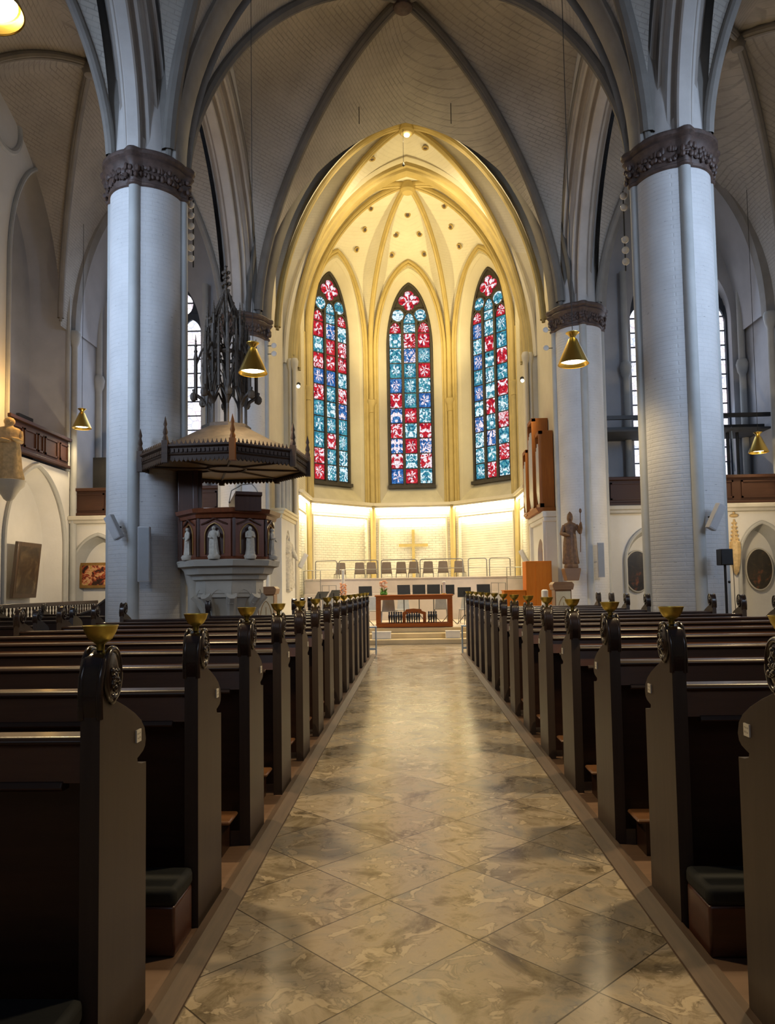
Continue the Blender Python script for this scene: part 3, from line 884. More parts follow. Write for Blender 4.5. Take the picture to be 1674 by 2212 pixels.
def stained_window(idx, i, label):
    mid, e, n, hl = seg_frame(i)
    rnd = random.Random(100+idx)
    def L(u, z, d): return mid+e*u+n*d+Vector((0, 0, z))
    w = sthing('window_%d' % idx, label, 'window')
    # dark stone panel carrying the panes
    mb = MB(); mb.prism(outline(GL_HW+0.05, GL_Z0-0.05, GL_ZS, GL_RISE+0.06), lambda u, v, q: L(u, v, q), GL_D+0.04, GL_D+0.12)
    obj('tracery', mb, M_tracery, w, smooth=0)
    mb = MB()
    for u in (-0.315, 0.315): mb.obox(L(u, (GL_Z0+13.35)/2, GL_D-0.01), e*0.05, n*0.06, Vector((0, 0, (13.35-GL_Z0)/2)))
    pth = outline(GL_HW, GL_Z0, GL_ZS, GL_RISE)
    for k in range(len(pth)-1):
        mb.tube([L(pth[k][0], pth[k][1], GL_D), L(pth[k+1][0], pth[k+1][1], GL_D)], 0.06, 6)
    mb.obox(L(0, GL_Z0-0.02, GL_D-0.06), e*(GL_HW+0.06), n*0.12, Vector((0, 0, 0.07)))
    def ringp(u, z, r):
        pts = [L(u+r*cos(k*pi/12), z+r*sin(k*pi/12), GL_D) for k in range(25)]
        mb.tube(pts, 0.04, 6, False)
    ringp(-0.5, 13.55, 0.30); ringp(0.5, 13.55, 0.30)
    for u, zb, r in ((-0.63, 12.78, 0.29), (0, 13.2, 0.29), (0.63, 12.78, 0.29)):
        pts = [L(u+h, z, GL_D) for h, z in arch_path(r, zb, 0.52, 6)]
        mb.tube(pts, 0.035, 6, False)
    obj('mullion', mb, M_tracery, w)
    g = MB()
    D = GL_D+0.015
    def cell(u0, u1, z0, z1, c):
        g.face([L(u0, z0, D), L(u1, z0, D), L(u1, z1, D), L(u0, z1, D)], [(0, 0), (1, 0), (1, 1), (0, 1)], c)
    rows = 10
    for j, (u, ztop) in enumerate(((-0.63, 12.75), (0, 13.17), (0.63, 12.75))):
        zb = GL_Z0+0.12+(0.0)
        hgt = (12.75-zb)/rows
        for k in range(rows):
            cc = cell_rand(rnd, j, k)
            cell(u-0.25, u+0.25, zb+k*hgt+0.025, zb+(k+1)*hgt-0.025, cc)
        if j == 1: cell(u-0.25, u+0.25, 12.78, 13.15, (rnd.random(), 0.25, 0.3, 1))
        hp = arch_path(0.25, ztop+0.02, 0.46, 6)
        g.face([L(u+h, z, D) for h, z in hp], [(0.5+h/0.5, (z-ztop)/0.5) for h, z in hp], (rnd.random(), 0.65 if j != 1 else 0.25, 0.7, 1))
    for u in (-0.5, 0.5):
        pts = [(cos(k*pi/10), sin(k*pi/10)) for k in range(20)]
        g.face([L(u+0.27*a, 13.55+0.27*b, D) for a, b in pts], [(0.5+a/2, 0.5+b/2) for a, b in pts], (rnd.random(), 0.25, 0.6, 1))
    pts = []
    for k in range(48):
        a = 2*pi*k/48
        r = 0.27+0.17*abs(cos(2*a))**0.6
        pts.append((r*cos(a)*1.05, r*sin(a)))
    g.face([L(a, 14.22+b, D) for a, b in pts], [(0.5+a, 0.5+b) for a, b in pts], (0.37, 0.65, 0.8, 1))
    obj('glass', g, M_stained, w, smooth=0, recalc=False)
    return w

for i in range(5):
    mid, e, n, hl = seg_frame(i)
    def L(u, z, d, mid=mid, e=e, n=n): return mid+e*u+n*d+Vector((0, 0, z))
    win = i in (1, 2, 3)
    # upper wall
    up_ = MB()
    holes = []
    if win:
        holes = [outline(WIN_HW, WIN_Z0, WIN_ZS, WIN_RISE)]
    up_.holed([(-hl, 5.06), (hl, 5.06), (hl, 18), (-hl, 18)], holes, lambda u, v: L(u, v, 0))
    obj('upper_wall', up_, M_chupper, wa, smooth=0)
    if win:
        rv = MB()
        A = outline(WIN_HW, WIN_Z0, WIN_ZS, WIN_RISE); B = outline(GL_HW+0.02, GL_Z0-0.04, GL_ZS, GL_RISE+0.02)
        Mi = outline(WIN_HW-0.10, WIN_Z0+0.05, WIN_ZS, WIN_RISE-0.10)
        k = len(A)
        ringA = [L(u, v, 0) for u, v in A]; ringM = [L(u, v, 0.12) for u, v in Mi]; ringM2 = [L(u*0.97, v, 0.16) for u, v in Mi]; ringB = [L(u, v, GL_D+0.05) for u, v in B]
        rv.loft(ringA, ringM, False); rv.loft(ringM, ringM2, False); rv.loft(ringM2, ringB, False)
        obj('window_reveal', rv, M_chwall, wa)
        sl = MB(); sl.face([ringA[0], ringA[-1], ringB[-1], ringB[0]])
        obj('sloping_sill', sl, M_sill, wa, smooth=0)
        # moulded wall arch over the window
        pth = outline(hl-0.22, 5.1, WZS, WRISE+0.1)
        rm = MB(); rm.tube([L(u, v, -0.03) for u, v in pth], 0.075, 8, False)
        rm.tube([L(u*0.93, v-0.12, -0.0) for u, v in pth], 0.045, 8, False)
        obj('wall_arch', rm, M_chrib if i != 9 else M_chwall, wa)
    # lower wall with recessed panel
    lw = MB()
    ph = hl-0.30 if hl > 1.5 else hl-0.35
    hole = [(-ph, 0.8), (ph, 0.8), (ph, 4.5), (-ph, 4.5)]
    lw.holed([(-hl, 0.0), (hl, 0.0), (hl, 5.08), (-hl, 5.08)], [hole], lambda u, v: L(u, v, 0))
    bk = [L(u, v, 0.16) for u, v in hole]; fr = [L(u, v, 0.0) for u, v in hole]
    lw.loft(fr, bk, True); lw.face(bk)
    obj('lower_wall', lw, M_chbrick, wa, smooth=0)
    fm = MB()
    for a, b in (((-ph, 0.8), (-ph, 4.5)), ((-ph, 4.5), (ph, 4.5)), ((ph, 4.5), (ph, 0.8))):
        fm.tube([L(a[0], a[1], -0.01), L(b[0], b[1], -0.01)], 0.045, 8)
    obj('panel_moulding', fm, M_chwall, wa)
    cn = MB()
    cn.obox(L(0, 5.08, -0.12), e*(hl+0.02), n*0.15, Vector((0, 0, 0.06)))
    cn.obox(L(0, 4.99, -0.07), e*(hl+0.02), n*0.09, Vector((0, 0, 0.05)))
    obj('cornice', cn, M_chwall, wa, smooth=0)
    ld = MB(); ld.obox(L(0, 4.925, -0.10), e*(hl-0.12), n*0.05, Vector((0, 0, 0.012)))
    ld.obox(L(0, 4.47, 0.085), e*(ph-0.05), n*0.05, Vector((0, 0, 0.012)))
    obj('light_strip', ld, M_led, wa, smooth=0, label='glowing warm light strip under the cornice')
    o = area('strip_wash', L(0, 4.90, -0.13), L(0, 0.5, 0.16), 2*hl-0.3, 0.08, 20*hl, (1.0, 0.84, 0.48))
    o = area('panel_wash', L(0, 4.44, 0.06), L(0, 0.5, 0.16), 2*ph-0.2, 0.08, 19*hl, (1.0, 0.86, 0.52))
    # vault web
    wb_ = MB(); rows = []
    nu, nv = 24, 22
    for a in range(nu+1):
        u = sin(pi/2*(2*a/nu-1))
        base = L(u*hl, 0, 0); zw = WZS+WRISE*P(u)
        r = []
        for b in range(nv+1):
            v = 1-cos(pi/2*b/nv)
            p = base.lerp(Vector((BOSS.x, BOSS.y, 0)), v)
            r.append((p.x, p.y, zw+(BOSS.z-zw)*sqrt(max(0, 1-(1-v)**2))))
        rows.append(r)
    wb_.grid(rows)
    obj('web', wb_, M_chvault, wv, smooth=70)

wb_ = MB(); rows = []
for a in range(25):
    u = sin(pi/2*(2*a/24-1)); r = []
    base = Vector((AX+4.2*u, 26.28, 0)); zw = 9.6+7.35*P(u)
    for b in range(17):
        v = 1-cos(pi/2*b/16); p = base.lerp(Vector((BOSS.x, BOSS.y, 0)), v)
        r.append((p.x, p.y, zw+(BOSS.z-zw)*sqrt(max(0, 1-(1-v)**2))))
    rows.append(r)
wb_.grid(rows)
obj('web', wb_, M_chvault, wv, smooth=70)
for i in range(len(APSE)):
    p = Vector((*APSE[i], 0))
    inw = (Vector((BOSS.x, BOSS.y, 0))-p).normalized()
    pts = [p+inw*0.12+Vector((0, 0, 9.6))]
    for b in range(25):
        v = 1-cos(pi/2*b/24)
        q = (p+inw*0.10).lerp(Vector((BOSS.x, BOSS.y, 0)), v)
        pts.append(Vector((q.x, q.y, WZS+(BOSS.z-WZS)*sqrt(max(0, 1-(1-v)**2))-0.06)))
    mb = MB(); mb.tube(pts, 0.11, 10, False); mb.tube([q+Vector((0, 0, -0.09))+inw*0.05 for q in pts], 0.055, 8, False)
    obj('rib', mb, M_chrib, wv)
    if 0 < i < len(APSE)-1:
        mb = MB()
        c0 = p+inw*0.10
        mb.lathe([(0.12, 0.4), (0.12, 9.05), (0.15, 9.08), (0.12, 9.14), (0.15, 9.35), (0.22, 9.5), (0.22, 9.6), (0.12, 9.66)], (c0.x, c0.y, 0), 16)
        side = inw.cross(Vector((0, 0, 1)))
        for s in (-1, 1):
            c1 = p+side*s*0.2+inw*0.06
            mb.lathe([(0.06, 5.1), (0.06, 11.8)], (c1.x, c1.y, 0), 10)
        obj('shaft', mb, M_chrib, wa)
mb = MB(); mb.lathe([(0.02, -0.42), (0.2, -0.4), (0.28, -0.3), (0.28, -0.2), (0.22, 0.0)], BOSS, 20)
obj('boss', mb, M_chrib, wv)
# small brass-ringed vents in the apse vault
mb = MB()
for i in (1, 2, 3):
    mid, e, n, hl = seg_frame(i)
    for u, v in ((-0.45, 0.10), (0.45, 0.10), (-0.4, 0.28), (0.4, 0.28), (0.0, 0.5)):
        base = mid+e*u*hl; zw = WZS+WRISE*P(u)
        p = base.lerp(Vector((BOSS.x, BOSS.y, 0)), v)
        z = zw+(BOSS.z-zw)*sqrt(max(0, 1-(1-v)**2))
        vent(mb, (p.x, p.y, z-0.01), (-n+Vector((0, 0, -0.9))))
obj('vent_ring', mb, [M_vent, M_cap], wv)
mb = MB()
for x, y in ((-2.4, 24.9), (2.4, 24.9), (-1.2, 25.2), (0.7, 25.2), (-3.6, 24.2), (3.6, 24.2)):
    u, v = (x-0.03)/4.3, (y-24.5)/1.45
    z = CZS+max(CRISE*P(u)-0.7*v*v*P(u), CRISE*P(v)-0.7*u*u*P(v))
    vent(mb, (x, y, z-0.01), (-0.6*u, 0, -1))
obj('vent_ring', mb, [M_vent, M_cap], c)

stained_window(1, 1, 'left stained glass window of the apse, partly behind the pulpit canopy')
stained_window(2, 2, 'central stained glass window of the apse above the gilded cross')
stained_window(3, 3, 'right stained glass window of the apse, next to the organ')

# ------------------------------------------------------------------ side aisle walls, east gallery chapels
XL, XR = -10.7, 11.2
def arch_wall_x(name, x, y0, y1, ztop, niches, label, mats, depth_sign, holes_only=()):
    """wall in the plane x = const; niches: (yc, hw, z0, zs, rise, depth, mat)"""
    t = sthing(name, label, 'wall')
    loops = []
    for nch in niches: loops.append([(nch[0]+u, v) for u, v in outline(nch[1], nch[2], nch[3], nch[4])])
    mb = MB(); mb.holed([(y0, 0), (y1, 0), (y1, ztop), (y0, ztop)], loops, lambda u, v: (x, u, v))
    obj('plaster', mb, mats, t, smooth=0)
    for nch, lp in zip(niches, loops):
        yc, hw, z0, zs, rise, dep, m = nch
        mb = MB()
        A = [(x, u, v) for u, v in lp]
        B = [(x+depth_sign*dep, yc+(u-yc)*0.86, z0+(v-z0)*0.95) for u, v in lp]
        mb.loft(A, B, True)
        obj('niche_reveal', mb, m, t)
        mb = MB(); mb.holed([(p[1], p[2]) for p in B], [], lambda u, v: (x+depth_sign*dep, u, v))
        obj('niche_back', mb, m, t, smooth=0)
        mb = MB(); mb.tube([(x-depth_sign*0.02, u, v) for u, v in lp], 0.07, 8, False)
        obj('niche_moulding', mb, M_strip, t)
    return t
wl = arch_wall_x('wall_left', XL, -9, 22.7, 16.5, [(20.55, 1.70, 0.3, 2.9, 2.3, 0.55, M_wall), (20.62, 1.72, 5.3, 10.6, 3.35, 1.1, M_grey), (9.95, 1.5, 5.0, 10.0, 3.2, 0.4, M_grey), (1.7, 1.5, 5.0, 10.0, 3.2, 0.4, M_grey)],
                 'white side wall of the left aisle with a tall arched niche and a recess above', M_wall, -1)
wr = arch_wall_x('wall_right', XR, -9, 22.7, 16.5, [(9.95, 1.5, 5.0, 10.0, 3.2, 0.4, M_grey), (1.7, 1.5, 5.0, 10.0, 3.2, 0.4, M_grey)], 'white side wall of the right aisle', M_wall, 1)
mb = MB()   # roundel
mb.tube([(XL+0.0, 18.6+0.78*cos(k*pi/16), 14.2+0.78*sin(k*pi/16)) for k in range(33)], 0.09, 8, False)
obj('roundel', mb, M_strip, wl)
mb = MB(); mb.box(XL-1.0, XL-0.9, 21.2, 22.0, 5.4, 6.9)
obj('small_doorway', mb, M_dgrey, wl)
mb = MB()
mb.lathe([(0.10, 0), (0.10, 9.3), (0.16, 9.45), (0.2, 9.7), (0.16, 9.8)], (XL+0.12, 22.55, 0), 14)
obj('corner_shaft', mb, M_strip, wl)
mb = MB(); mb.lathe([(0.10, 4.8), (0.10, 9.3), (0.16, 9.45), (0.2, 9.7), (0.16, 9.8)], (XR-0.12, 22.55, 0), 14)
obj('corner_shaft', mb, M_strip, wr)
# openings of the nave to the west are open; a plain west wall with a big opening closes the church behind the viewer
mb = MB(); mb.holed([(-13, 0), (13, 0), (13, 19), (-13, 19)], [outline(3.0, 5, 11, 4)], lambda u, v: (u, -8.5, v))
struct('wall_back', mb, M_wall, 'west wall behind the viewer', 'wall', smooth=0)

for sx, nm, x0, x1, xc, win0, win1, widx in ((-1, 'left', XL, -5.2, -8.15, -10.35, -7.15, 4), (1, 'right', 5.2, XR, 8.45, 7.45, 10.8, 5)):
    YE = 22.7
    hw = (x1-x0)/2-0.35 if False else 2.42
    xa = xc+(0.12 if sx > 0 else -0.0)
    # lower wall with pointed niches
    t = sthing('wall_east_%s' % nm, 'cream east wall below the %s gallery with pointed niches' % nm, 'wall')
    if sx < 0:
        nich = [(-9.85, 0.82, 0.2, 2.2, 1.15, 0.4)]
    else:
        nich = [(7.2, 0.72, 0.2, 2.2, 1.05, 0.45), (10.62, 0.72, 0.2, 2.2, 1.15, 0.5)]
    loops = [[(a+u, v) for u, v in outline(h, z0, zs, r)] for a, h, z0, zs, r, d in nich]
    mb = MB(); mb.holed([(x0, 0), (x1, 0), (x1, 3.95), (x0, 3.95)], loops, lambda u, v: (u, YE, v))
    obj('plaster', mb, M_wall, t, smooth=0)
    for (a, h, z0, zs, r, d), lp in zip(nich, loops):
        A = [(u, YE, v) for u, v in lp]; B = [(a+(u-a)*0.78, YE+d, z0+(v-z0)*0.93) for u, v in lp]
        mb = MB(); mb.loft(A, B, True); obj('niche_reveal', mb, M_strip, t)
        mb = MB(); mb.holed([(p[0], p[2]) for p in B], [], lambda u, v: (u, YE+d, v)); obj('niche_back', mb, M_wall, t, smooth=0)
        mb = MB(); mb.tube([(u, YE-0.02, v) for u, v in lp], 0.06, 8, False); obj('niche_moulding', mb, M_strip, t)
    mb = MB(); mb.box(x0, x1, YE-0.32, YE+0.1, 3.78, 3.92); mb.box(x0, x1, YE-0.24, YE+0.1, 3.68, 3.80)
    obj('stone_ledge', mb, M_stone, t, bevel=0.03)
    # gallery floor
    mb = MB(); mb.face([(x0, YE, 3.9), (x1, YE, 3.9), (x1, 24.7, 3.9), (x0, 24.7, 3.9)]); obj('gallery_floor', mb, M_dgrey, t, smooth=0)
    # gallery chapel: back wall with window, side walls, vault strip
    g = sthing('wall_gallery_%s' % nm, 'dark blue-grey walls of the %s gallery around its tall window' % nm, 'wall')
    wc, wh = (win0+win1)/2, (win1-win0)/2
    wo = outline(wh, 5.0, 10.4, 2.3)
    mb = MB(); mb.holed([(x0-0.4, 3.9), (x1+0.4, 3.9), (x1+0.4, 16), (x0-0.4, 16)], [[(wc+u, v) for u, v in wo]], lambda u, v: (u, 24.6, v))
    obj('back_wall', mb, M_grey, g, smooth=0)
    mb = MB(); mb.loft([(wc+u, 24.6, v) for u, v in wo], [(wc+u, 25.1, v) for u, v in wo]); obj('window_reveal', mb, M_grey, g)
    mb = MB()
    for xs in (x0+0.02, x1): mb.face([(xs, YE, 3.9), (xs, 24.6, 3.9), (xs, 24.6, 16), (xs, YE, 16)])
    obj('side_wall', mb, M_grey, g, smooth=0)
    mb = MB()
    for xs in (win0-0.25, win1+0.22):
        mb.lathe([(0.11, 3.9), (0.11, 8.4), (0.16, 8.5), (0.2, 8.75), (0.15, 8.9), (0.11, 8.9), (0.11, 12)], (xs, 24.4, 0), 12)
    obj('wall_shaft', mb, M_strip, g)
    # arch above the gallery opening
    pth = arch_path(hw, 9.8, 5.1, 18)
    ns = norms(pth)
    mb = MB(); sweep(mb, pth, [(-0.25, 0.5), (-0.25, 0.2), (-0.18, 0.12), (-0.1, 0.02), (0.1, 0.0), (0.3, 0.05), (0.3, 0.5)], lambda h, z, a: (xa+h, YE+a, z))
    obj('gallery_arch', mb, M_rib, g)
    mb = MB(); rows = [[(xa+h+nx*0.4, YE-0.1, z+nz*0.4), (xa+(h+nx*0.4)*1.12, YE-0.1, 17)] for (h, z), (nx, nz) in zip(pth, ns)]
    mb.grid(rows)
    obj('spandrel', mb, M_vault, g)
    mb = MB(); rows = [[(xa+h*1.02, YE+0.2, z+0.05), (xa+h*1.02, 24.6, z+0.05)] for h, z in pth]; mb.grid(rows)
    obj('gallery_vault', mb, M_grey, g)
    # window
    w = sthing('window_%d' % widx, 'tall bluish white leaded window of the %s gallery seen behind the near column' % nm, 'window')
    mb = MB(); mb.holed([(wc+u, v) for u, v in wo], [], lambda u, v: (u, 25.05, v))
    o = obj('glass', mb, M_clear, w, smooth=0)
    mb = MB()
    nl = 4
    lw_ = 2*wh/nl
    for k in range(nl+1):
        mb.box(win0+k*lw_-0.06, win0+k*lw_+0.06, 24.9, 25.04, 5.0, 10.9 if k % 2 else 12.2)
    for k in range(14): mb.box(win0, win1, 24.99, 25.04, 5.1+k*0.5-0.018, 5.1+k*0.5+0.018)
    for k in range(nl):
        cx = win0+(k+0.5)*lw_
        ap = arch_path(lw_/2-0.05, 10.3, 0.7, 8)
        o2 = [(-lw_/2, 10.2)]+[(-lw_/2, 11.15), (lw_/2, 11.15)]+[(lw_/2, 10.2)]
        mb.prism([(cx-lw_/2, 10.3), (cx-lw_/2, 11.2), (cx+lw_/2, 11.2), (cx+lw_/2, 10.3)]+[(cx+h, z) for h, z in reversed(ap)], lambda u, v, q: (u, q, v), 24.95, 25.04)
    # head with oculi
    head = [(wc+u, v) for u, v in wo if v > 11.15]
    cyc = [[(ocx+0.42*cos(-k*pi/10), ocz+0.42*sin(-k*pi/10)) for k in range(20)] for ocx, ocz in ((win0+lw_, 11.55), (win1-lw_, 11.55))]
    mb.holed([(win0+0.05, 11.1)]+head+[(win1-0.05, 11.1)], cyc, lambda u, v: (u, 25.0, v))
    obj('tracery', mb, M_darktr, w, smooth=0)
    # parapet
    p = thing('gallery_parapet', 'dark brown panelled wooden gallery front on the east wall, %s' % ('left of the near left column' if sx < 0 else 'right of the near right column'), 'parapet', (0, 0, 0))
    mb = MB(); px0, px1 = (x0+0.02, -5.95) if sx < 0 else (5.95, x1)
    mb.box(px0, px1, YE-0.10, YE-0.02, 3.92, 4.74)
    obj('board', mb, M_parapet, p, smooth=0)
    mb = MB(); mb.box(px0, px1, YE-0.2, YE+0.02, 4.70, 4.80); mb.box(px0, px1, YE-0.18, YE, 3.92, 4.02)
    obj('rail', mb, M_parapet, p, bevel=0.015)
    npan = 4
    wpan = (px1-px0)/npan
    for k in range(npan):
        mb = MB(); a, b = px0+k*wpan+0.12, px0+(k+1)*wpan-0.12
        mb.box(a, b, YE-0.135, YE-0.10, 4.58, 4.63); mb.box(a, b, YE-0.135, YE-0.10, 4.1, 4.15); mb.box(a, a+0.05, YE-0.135, YE-0.10, 4.1, 4.63); mb.box(b-0.05, b, YE-0.135, YE-0.10, 4.1, 4.63)
        obj('panel', mb, M_parapet, p, smooth=0)

# left side gallery parapet (slanting away on the left wall)
p = thing('side_gallery_parapet', 'brown panelled gallery front running along the left aisle wall', 'parapet', (0, 0, 0))
mb = MB(); mb.box(XL-0.02, XL+0.06, 18.9, 22.34, 5.42, 6.25); obj('board', mb, M_parapet, p, smooth=0)
mb = MB(); mb.box(XL-0.05, XL+0.16, 18.85, 22.36, 6.22, 6.32); mb.box(XL-0.05, XL+0.12, 18.85, 22.36, 5.38, 5.47); obj('rail', mb, M_parapet, p, bevel=0.015)
for a, b in ((18.95, 19.6), (19.7, 20.35), (20.45, 20.75), (20.85, 21.6), (21.75, 22.25)):
    mb = MB(); x = XL+0.06
    mb.box(x, x+0.03, a, b, 6.05, 6.1); mb.box(x, x+0.03, a, b, 5.58, 5.63); mb.box(x, x+0.03, a, a+0.05, 5.58, 6.1); mb.box(x, x+0.03, b-0.05, b, 5.58, 6.1)
    obj('panel', mb, M_parapet, p, smooth=0)

# ------------------------------------------------------------------ pews
PEW_Y = [2.35+1.075*k for k in range(14)]
XAL, XAR = -1.01, 1.17
PROF = [(0, 0), (0, 1.20), (0.012, 1.26), (0.04, 1.315), (0.075, 1.335), (0.115, 1.325), (0.145, 1.29), (0.158, 1.25), (0.15, 1.215), (0.125, 1.20), (0.075, 1.185),
        (0.13, 1.17), (0.21, 1.14), (0.30, 1.10), (0.36, 1.065), (0.395, 1.03), (0.408, 0.99), (0.40, 0.965), (0.38, 0.95), (0.345, 0.94), (0.322, 0.935), (0.326, 0.92), (0.36, 0.908), (0.41, 0.903), (0.41, 0)]
def end_mesh():
    mb = MB(); mb.prism(PROF, lambda u, v, w: (w, u, v), -0.032, 0.032)
    me = mesh('end_panel', mb, M_pewz, 30)
    return me
ME_END = end_mesh()
def medal_mesh(seed):
    rnd = random.Random(seed)
    mb = MB()
    for s in (-1, 1):
        mb.ball((s*0.032, 0.085, 1.265), (0.016, 0.058, 0.082), 18, 10)
        mb.tube([(s*0.036, 0.085+0.060*cos(k*pi/12), 1.265+0.084*sin(k*pi/12)) for k in range(25)], 0.011, 8, False)
        for k in range(16):
            a = rnd.uniform(0, 2*pi); r = rnd.uniform(0, 0.8)
            mb.ball((s*0.046, 0.085+0.046*r*cos(a), 1.265+0.066*r*sin(a)), (0.009, rnd.uniform(.006, .013), rnd.uniform(.006, .016)), 7, 5)
        mb.ball((s*0.036, 0.085, 1.185), (0.014, 0.022, 0.022), 10, 6)
    op = [(0.001, 1.13), (-0.010, 1.20), (-0.002, 1.265), (0.024, 1.322), (0.072, 1.346), (0.122, 1.334), (0.158, 1.292), (0.17, 1.24)]
    ip = [(0.148, 1.245), (0.14, 1.28), (0.112, 1.312), (0.075, 1.322), (0.036, 1.306), (0.012, 1.26), (0.006, 1.20), (0.006, 1.13)]
    mb.prism(op+ip, lambda u, v, w: (w, u, v), -0.030, 0.030)
    for xx in (-0.03, 0.03): mb.tube([(xx, (a_[0]+b_[0])/2, (a_[1]+b_[1])/2) for a_, b_ in zip(op, reversed(ip))], 0.0115, 8)
    return mesh('carved_medallion', mb, M_carve, 60)
MEDS = [medal_mesh(k) for k in range(4)]
mb = MB(); mb.lathe([(0.012, 0), (0.014, 0.02), (0.02, 0.025), (0.038, 0.038), (0.050, 0.06), (0.055, 0.076), (0.058, 0.082), (0.053, 0.082), (0.048, 0.066), (0.035, 0.046), (0.0001, 0.038)], n=28)
ME_BOWL = mesh('brass_bowl', mb, M_bowl, 60)
mb = MB(); mb.box(-0.003, 0.003, -0.022, 0.022, -0.022, 0.022)
ME_PLATE = mesh('name_plate', mb, M_plate, 0)
ORD = ['nearest', 'second', 'third', 'fourth', 'fifth', 'sixth', 'seventh', 'eighth', 'ninth', 'tenth', 'eleventh', 'twelfth', 'thirteenth', 'fourteenth']

def put(name, me, parent, loc=(0,0,0), rz=0, bevel=0, label=None, scale=None):
    o = bpy.data.objects.new(name, me); C.objects.link(o); o.parent = parent
    o.location = loc; o.rotation_euler = (0, 0, rz)
    if scale: o.scale = scale
    if bevel:
        b = o.modifiers.new('edge', 'BEVEL'); b.width = bevel; b.segments = 2; b.limit_method = 'ANGLE'; b.angle_limit = radians(50)
    if label: o['label'] = label
    return o

def make_pew(side, k):
    y = PEW_Y[k]
    s = -1 if side == 'left' else 1
    xa = XAL if s < 0 else XAR
    # outer end of the row
    xo = 4.85
    if k >= 10: xo = 4.15 if s > 0 else 3.72
    if k >= 11: xo = 4.1 if s > 0 else 2.35
    xo *= s
    lab = '%s dark oak pew from the front edge of the picture, %s of the aisle' % (ORD[k], side)
    if k == 13: lab = 'farthest dark oak pew, %s of the aisle, next to the chancel steps' % side
    t = thing('pew', lab, 'pew', (xa, y, 0.012), 0, 'dark oak pews %s of the aisle' % side)
    e = put('end_panel', ME_END, t, (-s*(-0.032)*1.0, 0, 0), 0, 0.008)
    put('carved_medallion', MEDS[k % 4], e, label='carved dark oval medallion with a rolled rim')
    put('name_plate', ME_PLATE, e, (-s*0.0345, 0.325, 1.015), label='small white name plate with two lines of print')
    put('brass_bowl', ME_BOWL, t, (s*0.032, 0.075, 1.345), label='shallow brass bowl on top of the pew end')
    short = s < 0 and k == 10
    o = put('end_panel', ME_END, t, (xo-xa-s*0.032, 0, 0), 0, 0.008, scale=(1, 0.3, 1) if short else None)
    put('carved_medallion', MEDS[(k+1) % 4], o, label='carved dark oval medallion with a rolled rim')
    a, b = sorted((s*0.064, xo-xa-s*0.064))
    mb = MB(); mb.prism([(0.004, 0.93), (0.045, 0.93), (0.075, 1.06), (0.045, 1.06)], lambda u, v, w: (w, u, v), a, b); obj('backrest', mb, M_pewb, t, smooth=0)
    mb = MB()
    mb.prism([(0.02, 1.045), (0.012, 1.055), (0.025, 1.072), (0.09, 1.078), (0.098, 1.06), (0.08, 1.045)], lambda u, v, w: (w, u, v), a, b)
    obj('top_rail', mb, M_pewx, t, bevel=0.006)
    ai, bi = (a+0.0, b) if s > 0 else (a, b)
    gap = 0.055
    if s > 0: ai += gap
    else: bi -= gap
    mb = MB(); mb.prism([(0.0, 0.905), (-0.012, 0.915), (0.0, 0.935), (0.05, 0.935), (0.05, 0.905)], lambda u, v, w: (w, u, v), ai, bi)
    obj('book_ledge', mb, M_pewx, t, bevel=0.004)
    mb = MB(); mb.box(a, b, 0.085, 0.11, 0.06, 0.93); obj('lower_back', mb, M_pewx, t, smooth=0)
    # seat
    if not short:
        mb = MB(); mb.box(a, b, 0.11, 0.44, 0.43, 0.46); obj('seat', mb, M_pewx, t, bevel=0.008)
    # kneeler at the rear for the row behind
    if k > 0 and not (k == 1):
        ka, kb = (a, b)
        mb = MB(); mb.box(ka+(0.0 if s > 0 else 0), kb, -0.24, -0.03, 0.19, 0.215)
        kn = obj('kneeler', mb, M_step, t, bevel=0.02, label='worn brown wooden kneeling board')
        for xe in (s*0.12, xo-xa-s*0.2):
            mb = MB(); mb.box(min(xe, xe+s*0.03), max(xe, xe+s*0.03), -0.2, 0.0, 0, 0.19)
            obj('kneeler_support', mb, M_pewx, t, smooth=0)
    return t
for side in ('left', 'right'):
    for k in range(14): make_pew(side, k)

def cushion_box(x0, x1, y0, y1, label):
    t = thing('kneeler_box', label, 'box', ((x0+x1)/2, (y0+y1)/2, 0.012), 0, 'cushioned boxes behind the pews')
    w, d = (x1-x0)/2, (y1-y0)/2
    mb = MB(); mb.box(-w, w, -d, d, 0, 0.21); obj('body', mb, M_boxwood, t, bevel=0.012)
    mb = MB(); mb.box(-w-0.006, w+0.006, -d-0.006, d+0.006, 0.205, 0.285)
    o = obj('cushion', mb, M_cush, t, bevel=0.025, label='dark navy padded cushion')
cushion_box(-1.75, -1.03, 3.15, 3.40, 'red-brown box with navy cushion behind the second pew, left of the aisle')
cushion_box(1.19, 1.9, 3.15, 3.40, 'red-brown box with navy cushion behind the second pew, right of the aisle')
cushion_box(-1.75, -1.05, 1.95, 2.33, 'navy cushioned box cut off by the lower left corner of the picture')

